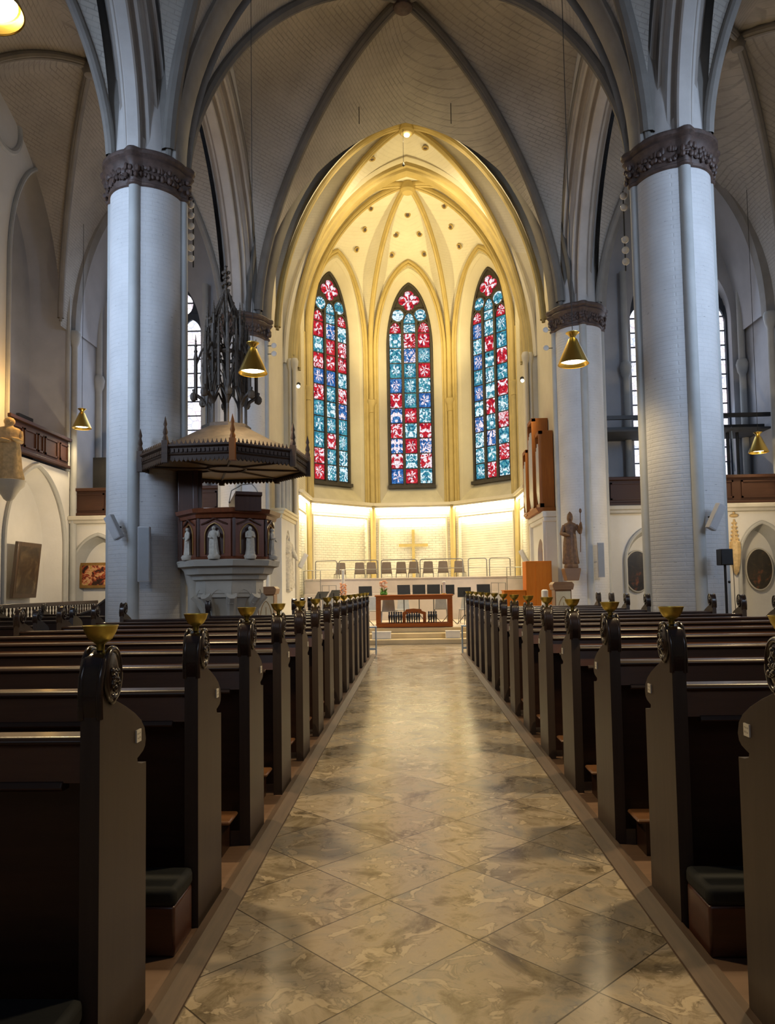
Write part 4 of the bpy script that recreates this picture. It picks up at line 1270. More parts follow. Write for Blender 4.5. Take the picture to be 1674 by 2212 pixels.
# ------------------------------------------------------------------ pendant lamps
def pendant(x, y, z, ztop, label, power=60, sc_=1.0):
    t = thing('pendant_lamp', label, 'lamp', (x, y, z), 0, 'brass cone pendant lamps')
    mb = MB(); mb.lathe([(0.275, 0.0), (0.285, 0.0), (0.085, 0.47), (0.05, 0.50), (0.045, 0.5), (0.08, 0.46), (0.275, 0.01)], n=36, cap=False)
    obj('shade', mb, M_brass, t, smooth=50)
    mb = MB(); mb.lathe([(0.04, 0.48), (0.055, 0.52), (0.09, 0.565), (0.125, 0.59), (0.125, 0.60), (0.02, 0.61), (0.012, 0.64)], n=28)
    obj('cap', mb, M_brass, t, smooth=50)
    mb = MB(); mb.lathe([(0.0001, 0.055), (0.2, 0.06), (0.235, 0.075)], n=30, cap=False)
    obj('diffuser', mb, M_lampglow, t, label='glowing warm white lamp opening')
    mb = MB(); mb.cyl((0, 0, 0.63), (0, 0, (ztop-z)/sc_), 0.007, n=6)
    obj('cord', mb, M_cord, t)
    l = spot('pendant_light', (x, y, z-0.03), (x, y, 0), power, (1.0, 0.74, 0.40), 140, 0.7, 0.2)
    t.scale = (sc_,)*3
    return t
pendant(-2.74, 12.6, 5.33, 14.4, 'brass cone pendant lamp hanging in front of the pulpit canopy spire', 190, 0.90)
pendant(3.05, 13.6, 5.64, 14.4, 'brass cone pendant lamp hanging in front of the far right column', 190)
pendant(-3.19, 5.25, 6.0, 15.0, 'large glowing pendant lamp cut off by the top left corner', 780)
pendant(3.3, 5.25, 6.0, 15.0, 'brass pendant lamp hanging above the near right pews', 950)
pendant(-10.03, 21.9, 6.55, 13.0, 'small brass cone lamp in the left aisle before the gallery', 160)
pendant(10.25, 21.9, 5.35, 13.4, 'small brass cone lamp in the right aisle before the dark gallery', 60)

# ------------------------------------------------------------------ statues
def robed(mb, h, c=(0, 0, 0), face=-pi/2, seed=0, arms='fold', hat=False, wide=1.0):
    """one continuous draped standing figure, facing angle `face` in the XY plane"""
    rnd = random.Random(seed)
    ph = [rnd.uniform(0, 2*pi) for _ in range(4)]
    prof = [(0.0, .155, .115, 1), (0.03, .16, .12, 1), (0.15, .140, .108, 1), (0.30, .132, .10, .9), (0.45, .130, .098, .7), (0.55, .122, .092, .6), (0.64, .112, .085, .5), (0.72, .125, .085, .4),
            (0.79, .132, .078, .25), (0.825, .105, .065, .1), (0.845, .052, .05, 0), (0.865, .042, .045, 0), (0.885, .052, .06, 0), (0.915, .062, .072, 0), (0.95, .060, .07, 0), (0.98, .042, .05, 0), (1.0, .004, .004, 0)]
    if hat: prof = prof[:-2]+[(0.975, .058, .066, 0), (1.02, .045, .03, 0), (1.07, .004, .004, 0)]
    n = 26
    rows = []
    sw = rnd.uniform(-.02, .02)
    for z, rx, ry, fold in prof:
        r = []
        for k in range(n+1):
            a = 2*pi*k/n
            w = 1+fold*(0.10*sin(7*a+ph[0]+z*3)+0.06*sin(11*a+ph[1]-z*5))
            x = rx*wide*w*sin(a)*h + sw*h*sin(z*pi); y = ry*w*cos(a)*h+(0.02*h if 0.87 < z < 0.93 and abs(a) < 0.3 else 0)
            X = x*cos(face-pi/2)-y*sin(face-pi/2); Y = x*sin(face-pi/2)+y*cos(face-pi/2)
            r.append((c[0]+X, c[1]+Y, c[2]+z*h))
        rows.append(r)
    mb.grid(rows)
    f = Vector((cos(face), sin(face), 0)); s = Vector((-sin(face), cos(face), 0))
    c = Vector(c)
    def arm(sd, el, wr):
        sh_ = c+s*(sd*0.115*h*wide)+Vector((0, 0, 0.785*h))
        e_ = c+s*(sd*el[0]*h)+f*(el[1]*h)+Vector((0, 0, el[2]*h)); w_ = c+s*(sd*wr[0]*h)+f*(wr[1]*h)+Vector((0, 0, wr[2]*h))
        mb.tube([sh_, sh_.lerp(e_, .5), e_, e_.lerp(w_, .5), w_, w_+(w_-e_).normalized()*0.045*h], [.042*h, .046*h, .048*h, .045*h, .028*h, .014*h], 8)
    if arms == 'fold':
        arm(1, (.16, .02, .62), (.03, .13, .64)); arm(-1, (.16, .02, .62), (.05, .13, .60))
    elif arms == 'raise':
        arm(1, (.19, .04, .64), (.20, .12, .80)); arm(-1, (.17, .02, .62), (.06, .13, .58))
    else:
        arm(1, (.17, .03, .61), (.17, .12, .52)); arm(-1, (.15, .02, .60), (.05, .13, .62))
    mb.ball(c+f*0.066*h+Vector((0, 0, .912*h)), 0.012*h, 6, 4)

# bishop on the far right column
t = thing('bishop_statue', 'brown carved wooden bishop statue on a bracket on the far right column', 'statue', (4.56, 21.40, 2.02))
mb = MB(); robed(mb, 1.42, (0, 0, 0.12), -pi/2-0.15, 3, 'raise', True); obj('body', mb, M_wooden_statue, t, smooth=60)
mb = MB(); mb.lathe([(0.2, 0), (0.21, 0.03), (0.19, 0.12), (0.16, 0.14)], n=8); obj('base', mb, M_wooden_statue, t)
mb = MB(); mb.cyl((0.24, -0.18, 0.45), (0.27, -0.16, 1.62), 0.012, n=8); mb.ball((0.27, -0.16, 1.64), (.04, .03, .07), 8, 6); obj('crozier', mb, M_wooden_statue, t)
mb = MB(); mb.prism([(-0.24, 0.0), (0.24, 0.0), (0.24, -0.06), (0.17, -0.36), (-0.17, -0.36), (-0.24, -0.06)], lambda u, v, w: (u, w, v), -0.18, 0.26); obj('bracket', mb, M_plinthtop, t, bevel=0.02)

# sandstone figure cut by the left edge, on its console
t = thing('saint_statue', 'yellow stone saint on a wall console, cut off by the left edge', 'statue', (XL+0.42, 18.33, 4.45))
mb = MB(); robed(mb, 1.62, (0, 0, 0.0), -0.9, 5, 'fold', wide=1.35); obj('body', mb, M_goldstatue, t, smooth=60)
mb = MB(); mb.lathe([(0.05, -0.55), (0.12, -0.5), (0.2, -0.36), (0.26, -0.26), (0.36, -0.16), (0.38, -0.06), (0.40, -0.02), (0.3, 0.0)], n=12); obj('console', mb, M_stone, t)

# white marble statue in the left chancel niche
t = thing('marble_statue', 'white marble robed figure in the arched niche right of the pulpit', 'statue', (-4.22, 24.15, 1.48))
mb = MB(); robed(mb, 1.85, (0, 0, 0.1), -0.75, 8, 'other', wide=1.1); obj('body', mb, M_figure, t, smooth=60)
mb = MB(); mb.box(-0.26, 0.2, -0.3, 0.3, 0, 0.1); obj('base', mb, M_figure, t, bevel=0.02)

# ------------------------------------------------------------------ wall monuments flanking the chancel
ml = thing('wall_monument', 'cream monument with cornice and grey pilasters around the white marble statue', 'monument', (0, 0, 0))
mb = MB()
lp = [(24.2+u, v) for u, v in outline(0.48, 1.45, 2.75, 0.75)]
mb.holed([(23.0, 0.4), (25.6, 0.4), (25.6, 4.0), (23.0, 4.0)], [lp], lambda u, v: (-4.12, u, v))
mb.loft([(-4.12, u, v) for u, v in lp], [(-4.48, 24.2+(u-24.2)*0.9, v) for u, v in lp])
for y in (23.0, 25.6): mb.face([(-4.12, y, 0.4), (-4.5, y, 0.4), (-4.5, y, 4.0), (-4.12, y, 4.0)])
obj('body', mb, M_wall, ml, smooth=30)
mb = MB(); mb.holed([(24.2+(u-24.2)*0.9, v) for u, v in lp], [], lambda u, v: (-4.47, u, v)); obj('niche_back', mb, M_sill, ml, smooth=0)
mb = MB(); mb.box(-4.5, -4.02, 22.9, 25.66, 3.92, 4.02); mb.box(-4.5, -4.08, 22.95, 25.64, 3.8, 3.92); mb.box(-4.5, -3.98, 22.9, 25.68, 4.02, 4.1); obj('cornice', mb, M_cream, ml, bevel=0.015)
for y in (23.3, 24.0, 24.7, 25.3):
    mb = MB(); mb.lathe([(0.12, 0), (0.10, 0.05), (0.10, 1.25), (0.13, 1.32)], (-4.28, y, 4.1), 14); obj('pilaster', mb, M_strip, ml)
mb = MB(); mb.box(-4.5, -4.02, 22.95, 25.66, 5.42, 5.6); mb.box(-4.5, -3.95, 22.9, 25.7, 5.6, 5.68); obj('entablature', mb, M_wall, ml, bevel=0.015)

mr = thing('wall_portal', 'white carved portal with a wooden grille on the right chancel wall, below the organ', 'portal', (0, 0, 0))
mb = MB(); lp = [(24.1+u, v) for u, v in outline(0.55, 0.42, 2.5, 0.55)]
mb.holed([(23.0, 0.4), (25.65, 0.4), (25.65, 3.75), (23.0, 3.75)], [lp], lambda u, v: (4.16, u, v))
mb.loft([(4.16, u, v) for u, v in lp], [(4.4, u, v) for u, v in lp])
for y in (23.0, 25.65): mb.face([(4.16, y, 0.4), (4.5, y, 0.4), (4.5, y, 3.75), (4.16, y, 3.75)])
obj('body', mb, M_wall, mr, smooth=30)
mb = MB(); mb.box(4.04, 4.5, 22.9, 25.75, 3.66, 3.84); mb.box(4.08, 4.5, 22.94, 25.7, 3.52, 3.66); obj('cornice', mb, M_wall, mr, bevel=0.02)
for y in (23.02, 25.5):
    mb = MB(); mb.box(4.06, 4.2, y, y+0.16, 0.4, 3.6); obj('pilaster', mb, M_wall, mr, bevel=0.015)
mb = MB(); mb.face([(4.38, 23.5, 0.4), (4.38, 24.7, 0.4), (4.38, 24.7, 3.1), (4.38, 23.5, 3.1)])
for k in range(13): mb.box(4.30, 4.34, 23.56+k*0.085, 23.60+k*0.085, 0.5, 2.75)
obj('grille', mb, M_organ, mr, smooth=0)

# ------------------------------------------------------------------ choir organ
t = thing('choir_organ', 'orange-brown wooden organ case with tall pipes high on the right chancel wall', 'organ', (0, 0, 0))
for k, (x0, y0, y1, z0, z1) in enumerate(((4.02, 23.15, 23.85, 3.98, 6.42), (3.95, 23.95, 24.85, 3.95, 7.0), (3.88, 24.95, 25.6, 3.9, 6.15))):
    mb = MB()
    mb.box(x0+0.12, 4.48, y0, y1, z0, z1)
    for a in (y0, y1-0.06): mb.box(x0, x0+0.14, a, a+0.06, z0, z1)
    mb.box(x0, x0+0.14, y0, y1, z1-0.12, z1); mb.box(x0, x0+0.14, y0, y1, z0, z0+0.14)
    tw = obj('tower', mb, M_organ, t, bevel=0.01)
    n = 5 if k != 1 else 6
    for q in range(n):
        yy = y0+0.11+(y1-y0-0.22)*q/(n-1)
        top = z1-0.35-0.25*abs(q-(n-1)/2)/(n/2)
        mb = MB(); mb.lathe([(0.012, 0), (0.05, 0.4), (0.052, 0.42), (0.052, top-z0-0.16)], (x0+0.055, yy, z0+0.14), 10)
        obj('pipe', mb, M_tin, tw)
mb = MB(); mb.prism([(3.86, 3.98), (4.5, 3.98), (4.5, 3.84), (3.95, 3.84)], lambda u, v, w: (u, w, v), 23.1, 25.65); obj('base_beam', mb, M_organ, t, bevel=0.01)

# ------------------------------------------------------------------ chancel platform, steps
mb = MB()
for k, y in enumerate((20.05, 20.5, 20.95)):
    mb.box(-5.2, 5.2, y, 21.2, 0.0 if k == 0 else 0.133*k, 0.133*(k+1)-0.001)
struct('floor_chancel_steps', mb, M_step_st, 'three broad yellowish stone steps up to the chancel', 'steps', bevel=0.01)
mb = MB(); mb.box(-4.48, 4.48, 21.0, 31.2, 0.0, 0.40)
struct('floor_chancel', mb, M_platform, 'pale stone platform of the chancel behind the altar', 'floor', smooth=0)
PZ = 0.40

# ------------------------------------------------------------------ altar
t = thing('altar', 'orange-brown wooden frame altar with see-through glass front at the top of the steps', 'altar', (0.01, 21.0, PZ))
for y, nm in ((0.0, 'front_frame'), (0.62, 'rear_frame')):
    mb = MB(); x0, x1, z0, z1, w = -1.09, 1.09, 0.01, 0.885, 0.115
    mb.box(x0, x1, y, y+0.10, z0, z0+w); mb.box(x0, x1, y, y+0.10, z1-w*0.8, z1)
    mb.box(x0, x0+w, y, y+0.10, z0+w, z1-w*0.8); mb.box(x1-w, x1, y, y+0.10, z0+w, z1-w*0.8)
    obj(nm, mb, M_altar, t, bevel=0.012)
mb = MB(); mb.box(-1.12, 1.12, -0.02, 0.74, 0.885, 0.93); obj('top', mb, M_altar, t, bevel=0.012)
mb = MB(); mb.box(-1.09, 1.09, 0.1, 0.62, 0.01, 0.10); obj('bottom_board', mb, M_platform, t, smooth=0)
mb = MB()
arc = [(-0.32, 0.12), (-0.32, 0.42), (-0.24, 0.46), (-0.22, 0.51), (0, 0.53), (0.22, 0.51), (0.24, 0.46), (0.36, 0.42), (0.36, 0.12), (0.27, 0.12), (0.27, 0.36), (0.15, 0.40), (-0.12, 0.40), (-0.23, 0.36), (-0.23, 0.12)]
mb.prism(arc, lambda u, v, w: (u-0.02, w, v), 0.28, 0.36); obj('inner_arch', mb, M_altar, t, bevel=0.008)
for x0, n in ((-0.72, 6), (-0.2, 6), (0.42, 4)):
    for q in range(n):
        mb = MB(); xx = x0+q*0.068
        mb.lathe([(0.012, 0.10), (0.02, 0.2), (0.034, 0.30), (0.03, 0.36), (0.015, 0.385), (0.03, 0.41), (0.02, 0.44), (0.001, 0.45)], (xx, 0.30+0.03*(q % 2), 0.0), 8)
        obj('black_figure', mb, M_black if q % 3 else M_carve, t)

# altar flowers and candle
t = thing('flower_arrangement', 'green and peach flower arrangement on the left of the altar top', 'flowers', (-0.86, 21.3, PZ+0.93))
mb = MB(); mb.lathe([(0.09, 0), (0.11, 0.03), (0.10, 0.08), (0.08, 0.1)], n=14); obj('bowl', mb, M_green, t)
mb = MB(); rnd = random.Random(4)
for k in range(46):
    a = rnd.uniform(0, 2*pi); r = rnd.uniform(.05, .22); z = rnd.uniform(0.04, 0.24)
    c0 = Vector((0.03*cos(a), 0.03*sin(a), 0.06)); c1 = Vector((r*cos(a), r*sin(a), z)); sd = Vector((-sin(a), cos(a), 0))*0.02
    mb.face([c0, c0.lerp(c1, .5)+sd+Vector((0, 0, .03)), c1, c0.lerp(c1, .5)-sd+Vector((0, 0, .03))])
obj('leaves', mb, M_green, t, smooth=0)
for k in range(11):
    mb = MB(); a = rnd.uniform(0, 2*pi); r = rnd.uniform(0, .10); z = rnd.uniform(.22, .42)
    p = (r*cos(a)-0.03, r*sin(a), z)
    for q in range(5): mb.ball((p[0]+.028*cos(q*1.257), p[1]+.028*sin(q*1.257), p[2]), (.026, .026, .018), 7, 5)
    mb.tube([(0, 0, .08), p], .004, 5)
    obj('blossom', mb, M_peach, t)
t = thing('altar_candle', 'thick white candle standing on the right end of the altar top', 'candle', (0.88, 21.35, PZ+0.93))
mb = MB(); mb.lathe([(0.07, 0), (0.07, 0.02), (0.045, 0.03)], n=16); obj('dish', mb, M_brass, t)
mb = MB(); mb.lathe([(0.045, 0.03), (0.045, 0.30), (0.06, 0.31), (0.06, 0.36), (0.03, 0.37)], n=16); mb.cyl((0, 0, .36), (0, 0, .39), .005, n=6); obj('wax', mb, M_wax, t)
t = thing('paschal_candle', 'tall white candle with pink flowers on a stand, left of the altar', 'candle', (-2.07, 21.7, PZ))
mb = MB(); mb.lathe([(0.2, 0), (0.2, 0.03), (0.03, 0.07), (0.025, 0.75), (0.06, 0.8), (0.13, 0.86), (0.12, 0.88), (0.05, 0.88)], n=18); obj('stand', mb, M_brass, t)
mb = MB(); mb.lathe([(0.045, 0.88), (0.045, 1.68), (0.02, 1.69)], n=16); obj('wax', mb, M_wax, t)
mb = MB()
for k in range(26):
    a = k*2.4; z = 0.93+k*0.014
    mb.ball((0.075*cos(a), 0.075*sin(a), z), (.035, .035, .025), 7, 5)
obj('blossoms', mb, M_peach, t)

# white boxes on the steps, blue stands by the front pews
for x0, x1, nm in ((-1.16, -0.64, 'left'), (0.86, 1.26, 'right')):
    t = thing('white_box', 'low white box on the chancel steps, %s of the altar' % nm, 'box', ((x0+x1)/2, 20.42, 0.134))
    w = (x1-x0)/2; mb = MB(); mb.box(-w, w, -0.14, 0.06, 0, 0.19); obj('body', mb, M_white, t, bevel=0.01)
    mb = MB(); mb.box(-w-0.008, w+0.008, -0.148, 0.066, 0.19, 0.205); obj('lid', mb, M_white, t, bevel=0.004)
for x, nm in ((-1.0, 'left'), (1.22, 'right')):
    t = thing('blue_stand', 'small blue-grey metal stand at the front end of the %s pews' % nm, 'stand', (x, 17.35, 0.0))
    for a in (-0.1, 0.1):
        for b in (-0.1, 0.1):
            mb = MB(); mb.cyl((a, b, 0), (a, b, 0.62), 0.014, n=8); obj('leg', mb, M_blue, t)
    mb = MB(); mb.box(-0.12, 0.12, -0.12, 0.12, 0.61, 0.64); obj('top', mb, M_blue, t, bevel=0.006)
    mb = MB(); mb.box(-0.1, 0.1, -0.11, -0.09, 0.10, 0.13); mb.box(-0.1, 0.1, 0.09, 0.11, 0.10, 0.13); obj('stretcher', mb, M_blue, t)

# ------------------------------------------------------------------ choir riser, rails, chairs
t = thing('choir_riser', 'tall pale boarded choir riser across the back of the chancel', 'platform', (0, 0, PZ))
mb = MB(); mb.prism([(-3.95, 27.2), (3.95, 27.2), (3.95, 28.8), (1.6, 31.1), (-1.6, 31.1), (-3.95, 28.8)], lambda u, v, w: (u, v, w), 0, 1.25); obj('deck', mb, M_riser, t, smooth=0)
mb = MB(); mb.box(-4.0, 4.0, 27.08, 27.16, 0, 1.5); mb.box(-4.0, 4.0, 27.04, 27.2, 1.46, 1.5); obj('front_board', mb, M_riser, t, bevel=0.008)
mb = MB(); mb.box(-3.9, 3.9, 26.2, 27.06, 0, 0.95); obj('lower_step', mb, M_riser, t, bevel=0.01)
for x0, x1 in ((-3.63, -2.83), (-2.75, -1.31), (-1.18, 0.14), (0.26, 1.84), (2.04, 2.72), (2.82, 3.58)):
    nm = 'section from %s' % {-3.63: 'the left end', -2.75: 'behind the tall candle', -1.18: 'left of the gilded cross', 0.26: 'right of the gilded cross', 2.04: 'the right, short and empty', 2.82: 'the right end'}[x0]
    t = thing('guard_rail', 'grey tubular guard rail on the choir riser, %s' % nm, 'railing', ((x0+x1)/2, 27.30, PZ+1.25), 0, 'guard rails of the choir riser')
    w = (x1-x0)/2; r = .08
    pts = [(-w, 0, 0), (-w, 0, 0.92-r)]+[(-w+r-r*cos(a), 0, 0.92-r+r*sin(a)) for a in (pi/6, pi/3, pi/2)]+[(w-r+r*sin(a), 0, 0.92-r+r*cos(a)) for a in (0, pi/6, pi/3, pi/2)]+[(w, 0, 0)]
    mb = MB(); mb.tube(pts, 0.02, 8); obj('hoop', mb, M_steel, t)
    mb = MB(); mb.cyl((-w, 0, 0.58), (w, 0, 0.58), 0.014, n=8); obj('mid_bar', mb, M_steel, t)
for s, nm in ((-1, 'left'), (1, 'right')):
    for q, (x0, x1, y, z0, h) in enumerate(((3.35, 3.95, 26.5, PZ+0.95, 0.85), (2.72, 3.22, 25.9, PZ, 1.25))):
        t = thing('stair_rail', 'grey tubular stair rail at the %s end of the choir riser, %s' % (nm, ('outer', 'inner and lower')[q]), 'railing', (s*(x0+x1)/2, y, z0))
        w = (x1-x0)/2
        mb = MB(); mb.tube([(-w, 0, 0), (-w, 0, h), (w, 0, h), (w, 0, 0)], 0.018, 8); obj('hoop', mb, M_steel, t)
        mb = MB(); mb.cyl((-w, 0, h*0.55), (w, 0, h*0.55), 0.013, n=8); mb.cyl((0, 0, h*0.55), (0, 0, h), 0.011, n=8); obj('mid_bar', mb, M_steel, t)

def chair_meshes(shell, tag_):
    mb = MB(); mb.prism([(-0.20, 0.0), (0.20, 0.0), (0.165, 0.40), (0.13, 0.42), (-0.13, 0.42), (-0.165, 0.40)], lambda u, v, w: (u, 0.19+w+v*0.16, 0.44+v), 0, 0.025)
    b = mesh(tag_+'_backrest', mb, shell, 30)
    mb = MB(); mb.prism([(-0.21, -0.2), (0.21, -0.2), (0.21, 0.2), (-0.21, 0.2)], lambda u, v, w: (u, v, w), 0.42, 0.45)
    s = mesh(tag_+'_seat', mb, shell, 30)
    legs = []
    for a in (-1, 1):
        for q in (-1, 1):
            mb = MB(); mb.cyl((a*0.19, q*0.17, 0.42), (a*0.22, q*0.23, 0), 0.012, n=7); legs.append(mesh(tag_+'_leg', mb, M_steel, 40))
    return b, s, legs
CH_T = chair_meshes(M_chair, 'taupe'); CH_G = chair_meshes(M_gchair, 'grey')
def chair(set_, name, x, y, z, rz, label, group):
    t = thing(name, label, 'chair', (x, y, z), rz, group)
    put('backrest', set_[0], t, bevel=0.01); put('seat', set_[1], t, bevel=0.01)
    for l in set_[2]: put('leg', l, t)
CL = ['leftmost of the row, behind the tall candle', 'second from the left', 'third from the left', 'fourth from the left', 'fifth from the left', 'in front of the gilded cross', 'third from the right', 'second from the right', 'rightmost of the row']
for k, x in enumerate((-2.79, -2.03, -1.56, -1.01, -0.45, 0.02, 0.57, 1.14, 1.78)):
    chair(CH_T, 'shell_chair', x, 28.0, PZ+1.25, [0.25, 0.05, -0.06, 0.04, 0, 0.03, 0, -0.05, -0.22][k]+pi, 'taupe shell chair on the choir riser, %s' % CL[k], 'chairs on the choir riser')
GL = ['left of the altar, half hidden by the pew ends', 'seen through the left of the altar frame', 'beside it, seen through the altar frame', 'seen through the right of the altar frame', 'right of the altar, by a music stand', 'far left behind the slanted music stands', 'far right behind the pew ends']
for k, (x, y, rz) in enumerate(((-1.28, 22.8, .2), (-0.78, 22.3, .1), (-0.36, 23.5, -.1), (0.86, 23.65, 0), (1.62, 22.9, -.2), (-2.75, 22.9, .4), (2.5, 23.1, -.3))):
    chair(CH_G, 'orchestra_chair', x, y, PZ, rz+pi*(k % 2), 'grey orchestra chair on the platform, %s' % GL[k], 'orchestra chairs')

def stand_meshes():
    mb = MB(); mb.box(-0.20, 0.20, -0.01, 0.0, 0.0, 0.30); mb.box(-0.20, 0.20, -0.05, 0.0, -0.012, 0.0); d = mesh('desk', mb, M_black, 0)
    mb = MB(); mb.cyl((0, 0, 0.12), (0, 0, 1.0), 0.014, n=8); p = mesh('pole', mb, M_black, 40)
    mb = MB(); mb.tube([(0, 0, 0.3), (0.12, 0, 0.16), (0.28, 0, 0.01)], 0.010, 6); l = mesh('leg', mb, M_black, 40)
    return d, p, l
SD, SP_, SLG = stand_meshes()
ML = ['leftmost, tilted, over the left pew ends', 'second from the left, tilted, beside the tall candle', 'behind the pew ends left of the altar', 'behind the altar, left of the middle', 'behind the middle of the altar', 'behind the altar, right of the middle', 'behind the altar candle', 'right of the altar', 'far right, over the right pew ends']
for k, (x, y, z, rz, tl) in enumerate(((-2.75, 21.6, 0.92, -0.5, 0.75), (-2.40, 22.1, 0.95, -0.55, 0.7), (-1.45, 22.2, 1.0, 0.1, 0.35), (-0.30, 22.9, 1.02, 0.12, 0.3), (0.17, 23.0, 1.02, 0, 0.3), (0.62, 22.9, 1.02, -0.05, 0.3), (1.05, 22.6, 1.0, -0.05, 0.25), (1.52, 22.2, 0.92, -0.1, 0.3), (2.1, 22.2, 1.0, 0.0, 0.3))):
    t = thing('music_stand', 'black music stand, %s' % ML[k], 'music stand', (x, y, PZ), rz, 'music stands on the platform')
    d = put('desk', SD, t, (0, -0.02, z-0.09)); d.rotation_euler = (-tl, 0, 0)
    put('pole', SP_, t)
    for q in range(3): put('leg', SLG, t, (0, 0, 0), q*2.094+0.5)

# cross on the apse wall
t = thing('gilded_cross', 'thin gilded cross on the bright back wall of the apse', 'cross', (0.03, 31.40, 0))
mb = MB(); mb.box(-0.06, 0.06, -0.05, 0.15, 1.7, 4.0); obj('upright', mb, M_gold, t, smooth=0)
mb = MB(); mb.box(-0.62, 0.62, -0.052, -0.0, 3.27, 3.39); obj('crossbar', mb, M_gold, t, smooth=0)

# organ console cabinet and low box, plinths
t = thing('console_cabinet', 'tall plain orange wooden cabinet in front of the far right column', 'cabinet', (3.72, 22.3, PZ))
mb = MB(); mb.box(-0.38, 0.38, -0.35, 0.35, 0, 1.86); obj('body', mb, M_orange, t, bevel=0.008)
mb = MB(); mb.box(-0.10, 0.36, -0.37, -0.35, 0.04, 1.82); d = obj('door', mb, M_orange, t, bevel=0.004)
mb = MB(); mb.ball((-0.30, -0.37, 0.62), 0.022, 8, 6); obj('lock', mb, M_black, t)
t = thing('console_bench', 'low orange wooden box beside the tall cabinet, right of the music stands', 'box', (3.05, 22.3, PZ))
mb = MB(); mb.box(-0.36, 0.28, -0.3, 0.3, 0, 0.98); obj('body', mb, M_orange, t, bevel=0.008)
mb = MB(); mb.box(-0.38, 0.3, -0.32, 0.32, 0.98, 1.01); obj('lid', mb, M_orange, t, bevel=0.006)
for s, nm in ((-1, 'left, in front of the marble statue'), (1, 'right, below the bishop statue')):
    t = thing('collection_plinth', 'cream panelled plinth with brown wooden cap, %s' % nm, 'plinth', (s*3.78, 19.0, 0.0))
    mb = MB(); mb.box(-0.21, 0.21, -0.21, 0.21, 0, 1.42); obj('body', mb, M_plinthtop, t, bevel=0.006)
    mb = MB(); mb.box(-0.185, 0.185, -0.222, -0.21, 0.15, 1.38)
    fp = obj('front_panel', mb, M_cream, t, bevel=0.003)
    mb = MB(); pth = arch_path(0.15, 0.75, 0.5, 8); mb.tube([(h, -0.225, z) for h, z in pth], 0.008, 6); mb.tube([(-0.15, -0.225, .2), (-0.15, -0.225, .75)], 0.008, 6); mb.tube([(0.15, -0.225, .2), (0.15, -0.225, .75)], 0.008, 6); mb.tube([(0, -0.225, .5), (0, -0.225, 1.1)], 0.006, 6)
    obj('carved_tracery', mb, M_goldframe, fp)
    mb = MB(); mb.prism([(-0.24, 1.42), (0.24, 1.42), (0.27, 1.52), (0.27, 1.56), (0.22, 1.62), (-0.22, 1.62), (-0.27, 1.56), (-0.27, 1.52)], lambda u, v, w: (u, w, v), -0.26, 0.26); obj('cap', mb, M_plinthtop, t, bevel=0.01)
t = thing('white_post', 'short white post between the orange cabinet and the right plinth', 'post', (3.46, 19.6, 0)); mb = MB(); mb.lathe([(0.09, 0), (0.09, 1.4), (0.05, 1.43)], n=16); obj('shaft', mb, M_white, t); mb = MB(); mb.lathe([(0.13, 0), (0.13, 0.04), (0.09, 0.06)], n=16); obj('foot', mb, M_white, t)

# ------------------------------------------------------------------ pulpit
PX, PY = -3.46, 13.75
ROT = radians(-4.5)
def octo(r, rot=ROT, n=8): return [(r*cos(rot+2*pi*k/n+pi/n), r*sin(rot+2*pi*k/n+pi/n)) for k in range(n)]
pul = thing('pulpit', 'carved red-brown pulpit with pale stone figures and base beside the near left column', 'pulpit', (PX, PY, 0))
def oct_loft(prof, name, m, parent, **k):
    mb = MB(); rows = []
    for r, z in prof:
        o = octo(r); o.append(o[0]); rows.append([(x, y, z) for x, y in o])
    mb.grid(rows); mb.face([rows[-1][i] for i in range(8)]); mb.face([rows[0][i] for i in range(8)])
    return obj(name, mb, m, parent, smooth=25, **k)
oct_loft([(0.40, 0), (0.40, 0.8), (0.43, 1.0), (0.48, 1.2), (0.58, 1.42), (0.64, 1.5)], 'stone_foot', M_stone, pul)
oct_loft([(0.62, 1.42), (0.64, 1.72), (0.70, 1.74), (0.72, 1.82), (0.80, 1.84), (0.84, 1.95), (0.93, 1.98), (0.95, 2.08), (0.9, 2.10)], 'stone_corbel', M_stone, pul)
for k in range(8):
    a = ROT+2*pi*k/8+pi/8
    mb = MB()
    pts = [(0.42*cos(a), 0.42*sin(a), 0.3), (0.42*cos(a), 0.42*sin(a), 1.0), (0.46*cos(a), 0.46*sin(a), 1.2), (0.55*cos(a), 0.55*sin(a), 1.36), (0.64*cos(a), 0.64*sin(a), 1.46)]
    mb.tube(pts, [0.09, 0.085, 0.09, 0.1, 0.1], 8); obj('corbel_rib', mb, M_stone, pul)
for k in range(8):
    a = ROT+2*pi*k/8+pi/8; a2 = a+2*pi/8; am = (a+a2)/2
    mb = MB()  # little pointed arch between the corbel ribs
    p0 = Vector((0.62*cos(a), 0.62*sin(a), 0)); p1 = Vector((0.62*cos(a2), 0.62*sin(a2), 0)); e = (p1-p0); L_ = e.length; e.normalize(); mid = (p0+p1)/2
    for q in (arch_path(L_/2-0.06, 1.30, 0.26, 6),):
        top = [(-L_/2, 1.30), (-L_/2, 1.72), (L_/2, 1.72), (L_/2, 1.30)]+list(reversed(q))
        nn = Vector((cos(am), sin(am), 0))
        mb.prism(top, lambda u, v, w: mid+e*u+nn*w+Vector((0, 0, v)), -0.08, 0.015)
    obj('corbel_arch', mb, M_stone, pul, smooth=0)
body = oct_loft([(0.86, 2.10), (0.88, 2.14), (0.83, 2.16), (0.83, 2.82), (0.88, 2.84), (0.90, 2.9), (0.96, 2.93), (0.98, 3.0), (0.9, 3.02)], 'parapet_body', M_pulpit, pul)
fig_k = 0
